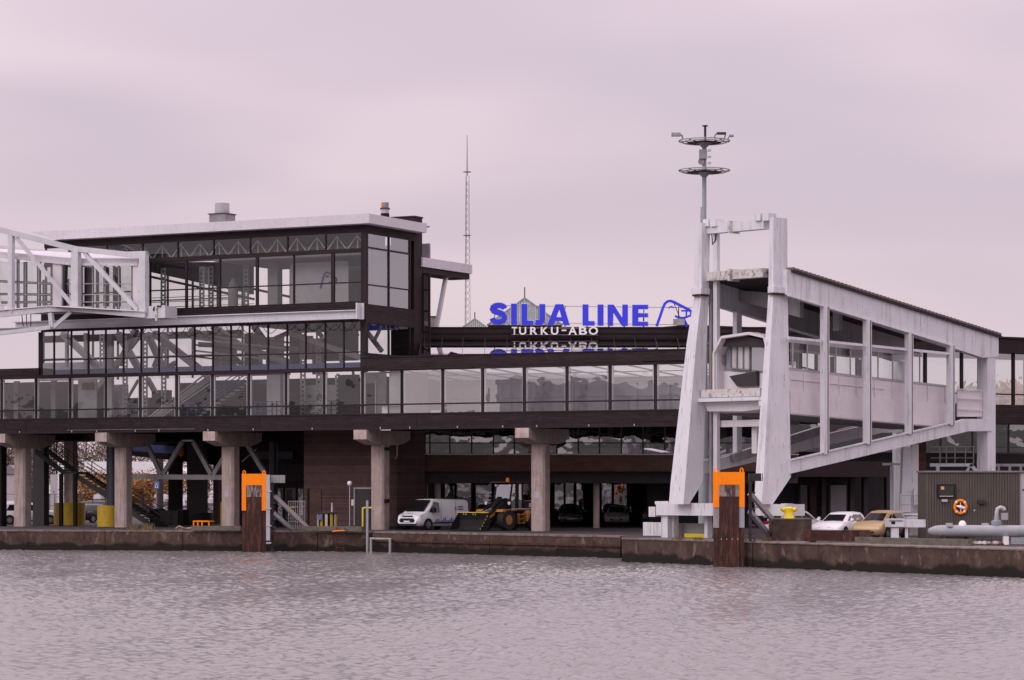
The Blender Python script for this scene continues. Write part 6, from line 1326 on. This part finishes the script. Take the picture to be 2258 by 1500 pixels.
# striped barrel planter, globe lamp, poles
d = 168.9; X = lambda px: P(px, HY, d).x; Z = lambda py: P(0, py, d).z
bp = root('striped_barrel', 'yellow and black striped round barrel with dark lid by the quay', 'barrel', at=(X(721), d, 0)); c_ = X(721); rr = (X(744)-X(699))/2
MB().lathe([(rr*.92, .003), (rr*.92, Z(1133))], (c_, d, 0), 24).build('drum', 'black', bp)
for k in range(12):
    a = 2*math.pi*k/12; lpz = [[(c_+q*math.cos(a+da), d+q*math.sin(a+da), z_) for q, da in ((rr*.90, -.13), (rr, -.13), (rr, .13), (rr*.90, .13))] for z_ in (.02, Z(1133)-.01)]
    MB().hexa(*lpz).build('stave', 'hose_pale' if k % 2 else 'yellow', bp)
MB().lathe([(rr*1.08, Z(1133)), (rr*1.08, Z(1130)), (rr*.9, Z(1129))], (c_, d, 0), 24).build('lid', 'dark_grey', bp)
boxo('blue_plate', 'city_blue', bp, X(702), X(711), d-rr-.06, d-rr*.75, Z(1146), Z(1135)); MB().tube([(X(732), d, Z(1129)), (X(732), d, Z(1109))], [.07, .05], 8).build('vent', 'frame_light', bp)
d = 172.2; gl_ = root('globe_lamp', 'slim lamp post with white globe in front of the brick wall', 'lamp', at=(P(771, HY, d).x, d, 0))
MB().tube([(P(771, 0, d).x, d, .23), (P(771, 0, d).x, d, P(0, 1070, d).z)], .03, 6).build('post', 'frame_light', gl_); MB().lathe([(.02, -.16), (.12, -.12), (.165, 0), (.12, .12), (.02, .16)], P(771, 1066, d), 16).build('globe', 'sign_white', gl_, smooth=True)
d = 167.6; po = root('mooring_post', 'tall grey steel post standing at the quay corner', 'post', at=(P(810, HY, d).x, d, WZ))
MB().box(P(807, 0, d-1.4).x, P(812, 0, d-1.4).x, d-1.4, d-1.26, WZ-.5, P(0, 1104, d-1.4).z).build('post', 'pipe_grey', po)
d = 168.6; po = root('yellow_gate_post', 'yellow steel post with short arm beside the grey quay post', 'post', at=(P(799, HY, d).x, d, 0)); MB().box(P(798, 0, d).x, P(801, 0, d).x, d, d+.1, .003, P(0, 1119, d).z).build('post', 'yellow_bright', po); MB().box(P(801.2, 0, d).x, P(821, 0, d).x, d+.0, d+.1, P(0, 1121, d).z, P(0, 1118, d).z).build('arm', 'yellow_bright', po)
d = 165.2; ld = root('quay_ladder', 'rusty steel ladder with orange hoop on the quay wall', 'ladder', at=(P(750, HY, d).x, d, WZ))
for px in (741, 758): MB().tube([(P(px, 0, d).x, d+.1, WZ-.5), (P(px, 0, d).x, d+.1, .12), (P(px, 0, d).x, d+1.2, .2)], .035, 6).build('side', 'rust', ld)
for k in range(6): MB().tube([(P(741, 0, d).x, d+.1, WZ+.05+k*.25), (P(758, 0, d).x, d+.1, WZ+.05+k*.25)], .028, 6).build('rung', 'rust', ld)
MB().tube([(P(733, 0, d).x, d+.3, .0), (P(737, 0, d).x, d+.05, .03), (P(745, 0, d).x, d+.02, .05), (P(760, 0, d).x, d+.05, .06)], .04, 6).build('grab_bar', 'orange', ld)
d = 164.4; fr_ = root('landing_frame', 'pale pipe frame projecting from the quay wall below the van', 'frame', at=(P(838, HY, d).x, d, WZ))
MB().tube([(P(815, 0, d).x, d, -.42), (P(862, 0, d).x, d, -.45)], .07, 8).build('rail', 'grey_steel', fr_)
for px in (818, 860): MB().tube([(P(px, 0, d).x, d, WZ-.5), (P(px, 0, d).x, d, -.42)], .08, 8).build('leg', 'grey_steel', fr_); MB().tube([(P(px, 0, d).x, d, -.5), (P(px, 0, d).x, d+2.6, -.5)], .06, 6).build('tie', 'grey_steel', fr_)
for pa, pb, lab in (((660, 169.2), (800, 167.6), 'weathered timber edge beam along the quay near the ladder'), ((424, 170.4), (532, 169.6), 'dark mossy timber beam along the quay left of the fender')):
    a, b = P(pa[0], HY, pa[1]-1.4), P(pb[0], HY, pb[1]-1.4); a.z = b.z = .16; r = root('edge_beam', lab, 'timber', at=(a.x, a.y, 0)); MB().bar(a, b, .34, .3).build('beam', 'timber', r)
# wire trolley park behind the fender
d = 171; tr = root('trolley_cage', 'row of wire trolleys parked behind the left fender struts', 'trolley', at=(P(652, HY, d).x, d, 0)); X = lambda px: P(px, HY, d).x; Z = lambda py: P(0, py, d).z
for px in range(636, 673, 4): MB().bar((X(px), d, .05), (X(px), d, Z(1104)), .03).build('wire', 'grey_steel', tr)
for py in (1106, 1118, 1134, 1150): MB().bar((X(636), d-.02, Z(py)), (X(672), d-.02, Z(py)), .03).build('wire', 'grey_steel', tr)
MB().bar((X(640), d-.04, Z(1119)), (X(650), d-.04, Z(1119)), .06).build('handle', 'yellow', tr)
# weeds on the quay edge
m = MB()
def weed(px, d, n, h):
    for k in range(n):
        b = P(px+random.gauss(0, 6), HY, d+random.uniform(-.4, .4)); b.z = 0.01; l = Vector((random.gauss(0, .12), random.gauss(0, .1), random.uniform(.4, 1)*h)); w_ = Vector((.02, 0, 0))
        m.quad(b-w_, b+w_, b+l*.6+w_*.7, b+l)
for px, d, n, h in ((295, 170.5, 40, .55), (325, 170.3, 50, .6), (405, 169.8, 60, .25), (470, 169.8, 30, .3), (1495, 141, 60, .18), (1540, 140.2, 60, .2), (1690, 136.5, 40, .25), (1795, 134.5, 40, .3), (1640, 137.8, 30, .3), (2105, 127, 30, .2)): weed(px, d, n, h)
w = m.build('weeds', 'weed', fix=False); tag(w, 'dry tufts of grass along the quay edge', 'grass', kind='stuff')

# ------------------------------------------------------------------ background behind the undercroft and trees
def make_tree(px, d, h, rad, leaf, lab, n=900, group='trees behind the terminal', trunk=.3, size=1.0):
    c = P(px, HY, d); r = root('autumn_tree', lab, 'tree', at=(c.x, d, 0), group=group); rs = random.Random(int(px*7+d))
    m = MB(); b0 = Vector((c.x, d, 0)); m.tube([b0, b0+Vector((.1, 0, h*.3)), b0+Vector((-.1, .1, h*.62)), b0+Vector((.1, 0, h*.93))], [h*.022, h*.017, h*.010, .03], 7)
    tips = []
    for k in range(16):
        a = rs.uniform(0, 6.28); z0 = h*rs.uniform(.25, .75); e = b0+Vector((math.cos(a)*rad*rs.uniform(.5, .95), math.sin(a)*rad*rs.uniform(.5, .95), z0+h*rs.uniform(.08, .26)))
        md = b0+Vector((0, 0, z0)); m.tube([md, md.lerp(e, .5)+Vector((0, 0, -.1)), e], [h*.009, h*.006, .02], 5); tips += [e, md.lerp(e, .6)]
    tips.append(b0+Vector((0, 0, h*.95))); m.build('trunk', 'bark', r)
    m = MB()
    for k in range(n):
        t_ = rs.choice(tips); p = t_+Vector((rs.gauss(0, rad*.22), rs.gauss(0, rad*.22), rs.gauss(0, rad*.20)))
        s = rs.uniform(.10, .24)*(.6+d/500)*size; u = Vector((rs.gauss(0, 1), rs.gauss(0, 1), rs.gauss(0, 1))).normalized(); v = u.orthogonal().normalized()
        m.quad(p-u*s, p-v*s*.7, p+u*s, p+v*s*.7)
    m.build('crown', leaf, r, fix=False)
for px, d, h, rad, leaf, lab in ((2135, 290, 13.2, 4.0, 'leaf_grey', 'grey green tree seen through the ramp landing windows'), (2165, 300, 14, 4.0, 'leaf_green', 'green tree seen left of the right end column'), (2225, 285, 13.0, 3.6, 'leaf_orange', 'orange autumn tree seen through the right wing windows'),
                                 (2262, 290, 13.2, 3.6, 'leaf_orange', 'orange autumn tree at the right picture edge'), (2060, 310, 11, 4, 'leaf_grey', 'grey tree low behind the ramp corridor windows')): make_tree(px, d, h, rad, leaf, lab, 4200, size=1.5)
for px, d, h, rad, leaf, lab in ((20, 300, 8.5, 4.0, 'leaf_brown', 'brown bare tree at the left picture edge under the gallery'), (70, 310, 9, 4.5, 'leaf_grey', 'grey brown tree left of the dark stairs'), (125, 300, 9, 4, 'leaf_brown', 'brown tree behind the stair landing'), (190, 320, 9.5, 4.5, 'leaf_grey', 'greyish tree above the stairs'),
                                 (335, 262, 4.0, 2.2, 'leaf_orange', 'orange bush behind the crossing sign'), (300, 263, 3.8, 2.4, 'leaf_orange', 'orange bush left of the crossing sign'), (400, 262, 4.0, 2.2, 'leaf_orange', 'yellow orange bush between the dark columns'), (205, 263, 4.0, 2.6, 'leaf_orange', 'orange bush below the white hall, left'),
                                 (262, 264, 3.6, 2.4, 'leaf_orange', 'orange bush behind the second pillar'), (240, 310, 9, 4.5, 'leaf_brown', 'brown tree above the white hall'), (300, 330, 10, 5, 'leaf_brown', 'tall brown tree behind the white hall'), (380, 330, 9, 4.5, 'leaf_brown', 'brown tree behind the white hall gable'), (460, 300, 7, 4, 'leaf_brown', 'brown tree left of the third pillar'), (45, 330, 10, 5, 'leaf_grey', 'tall grey tree far left under the gallery')):
    make_tree(px, d, h, rad, leaf, lab, 2600, group='trees seen under the gallery', size=.55)
d = 270; X = lambda px: P(px, HY, d).x; Z = lambda py: P(0, py, d).z
wh = root('white_hall', 'white low industrial hall seen under the gallery behind the stairs', 'building', at=(X(290), d, 0))
boxo('wall', 'car_white', wh, X(186), X(360), d, d+12, Z(1045), Z(1018)); boxo('lower_wall', 'inner_dark', wh, X(186), X(360), d+.3, d+11, 0, Z(1045)-.01); MB().prism([(X(345), Z(1045)), (X(418), Z(1045)), (X(345), Z(1018))], 'y', d-.5, d+12).build('lean_to_roof', 'car_white', wh)
wt = root('white_tower_silo', 'tall white slab building between the left pillars', 'building', at=(X(118), d, 0)); boxo('wall', 'car_white', wt, X(112), X(127), d+4, d+8, 0, Z(1010)); boxo('annex', 'frame_light', wt, X(96), X(111.5), d+4, d+8, 0, Z(1046))
ws = root('far_house', 'pale grey house at the far left beyond the road', 'building', at=(X(15), d, 0)); boxo('wall', 'frame_light', ws, X(-30), X(28), d+5, d+10, 0, Z(1045)); MB().prism([(X(-34), Z(1045)), (X(32), Z(1045)), (X(0), Z(1025))], 'y', d+4.8, d+10.2).build('roof', 'inner_grey', ws)
fn = root('mesh_fence', 'thin dark mesh fence beyond the parking area', 'fence', at=(P(250, HY, 215).x, 215, 0)); d = 215; X = lambda px: P(px, HY, d).x
for px in range(-20, 520, 28): boxo('post', 'dark_grey', fn, X(px), X(px)+.06, d, d+.06, .003, 2.2)
for z_ in (.3, 1.2, 2.15): boxo('wire', 'dark_grey', fn, X(-20), X(520), d+.01, d+.04, z_, z_+.035)
cs = root('crossing_sign', 'blue square pedestrian crossing sign with white triangle', 'sign', at=(P(345, HY, 210).x, 210, 0)); d = 210; X = lambda px: P(px, HY, d).x; Z = lambda py: P(0, py, d).z
boxo('plate', 'city_blue', cs, X(339.5), X(351), d-.06, d, Z(1077.5), Z(1062)); MB().prism([(X(341.5), Z(1076)), (X(349), Z(1076)), (X(345.2), Z(1064.5))], 'y', d-.075, d-.063).build('triangle', 'sign_white', cs); boxo('figure', 'black', cs, X(344.4), X(346.2), d-.09, d-.077, Z(1075), Z(1069)); MB().tube([(X(345), d+.03, 0), (X(345), d+.03, Z(1064))], .04, 6).build('post', 'grey_steel', cs)
rk = MB()
for k in range(70):
    px = random.choice([random.uniform(340, 366), random.uniform(394, 420), random.uniform(200, 226), random.uniform(466, 490)]); b = P(px, HY, 262+random.uniform(-4, 4)); sz = random.uniform(.25, .7)
    rk.lathe([(sz*.6, 0), (sz, sz*.4), (sz*.75, sz), (sz*.1, sz*1.3)], (b.x, b.y, random.uniform(0, 1.6)), 6)
r_ = rk.build('rocks', 'frame_light'); tag(r_, 'pale rocks heaped beyond the far car park', 'rocks', kind='stuff')
make_car('distant pale car parked in front of the white slab building', 'car_silver', at_(12, 235), HD(90), 4.4, 1.8, 1.5)
make_car('dark car beside the fence above the left yellow base', 'car_dark', at_(196, 222), HD(80), 4.4, 1.8, 1.6, 'mpv')
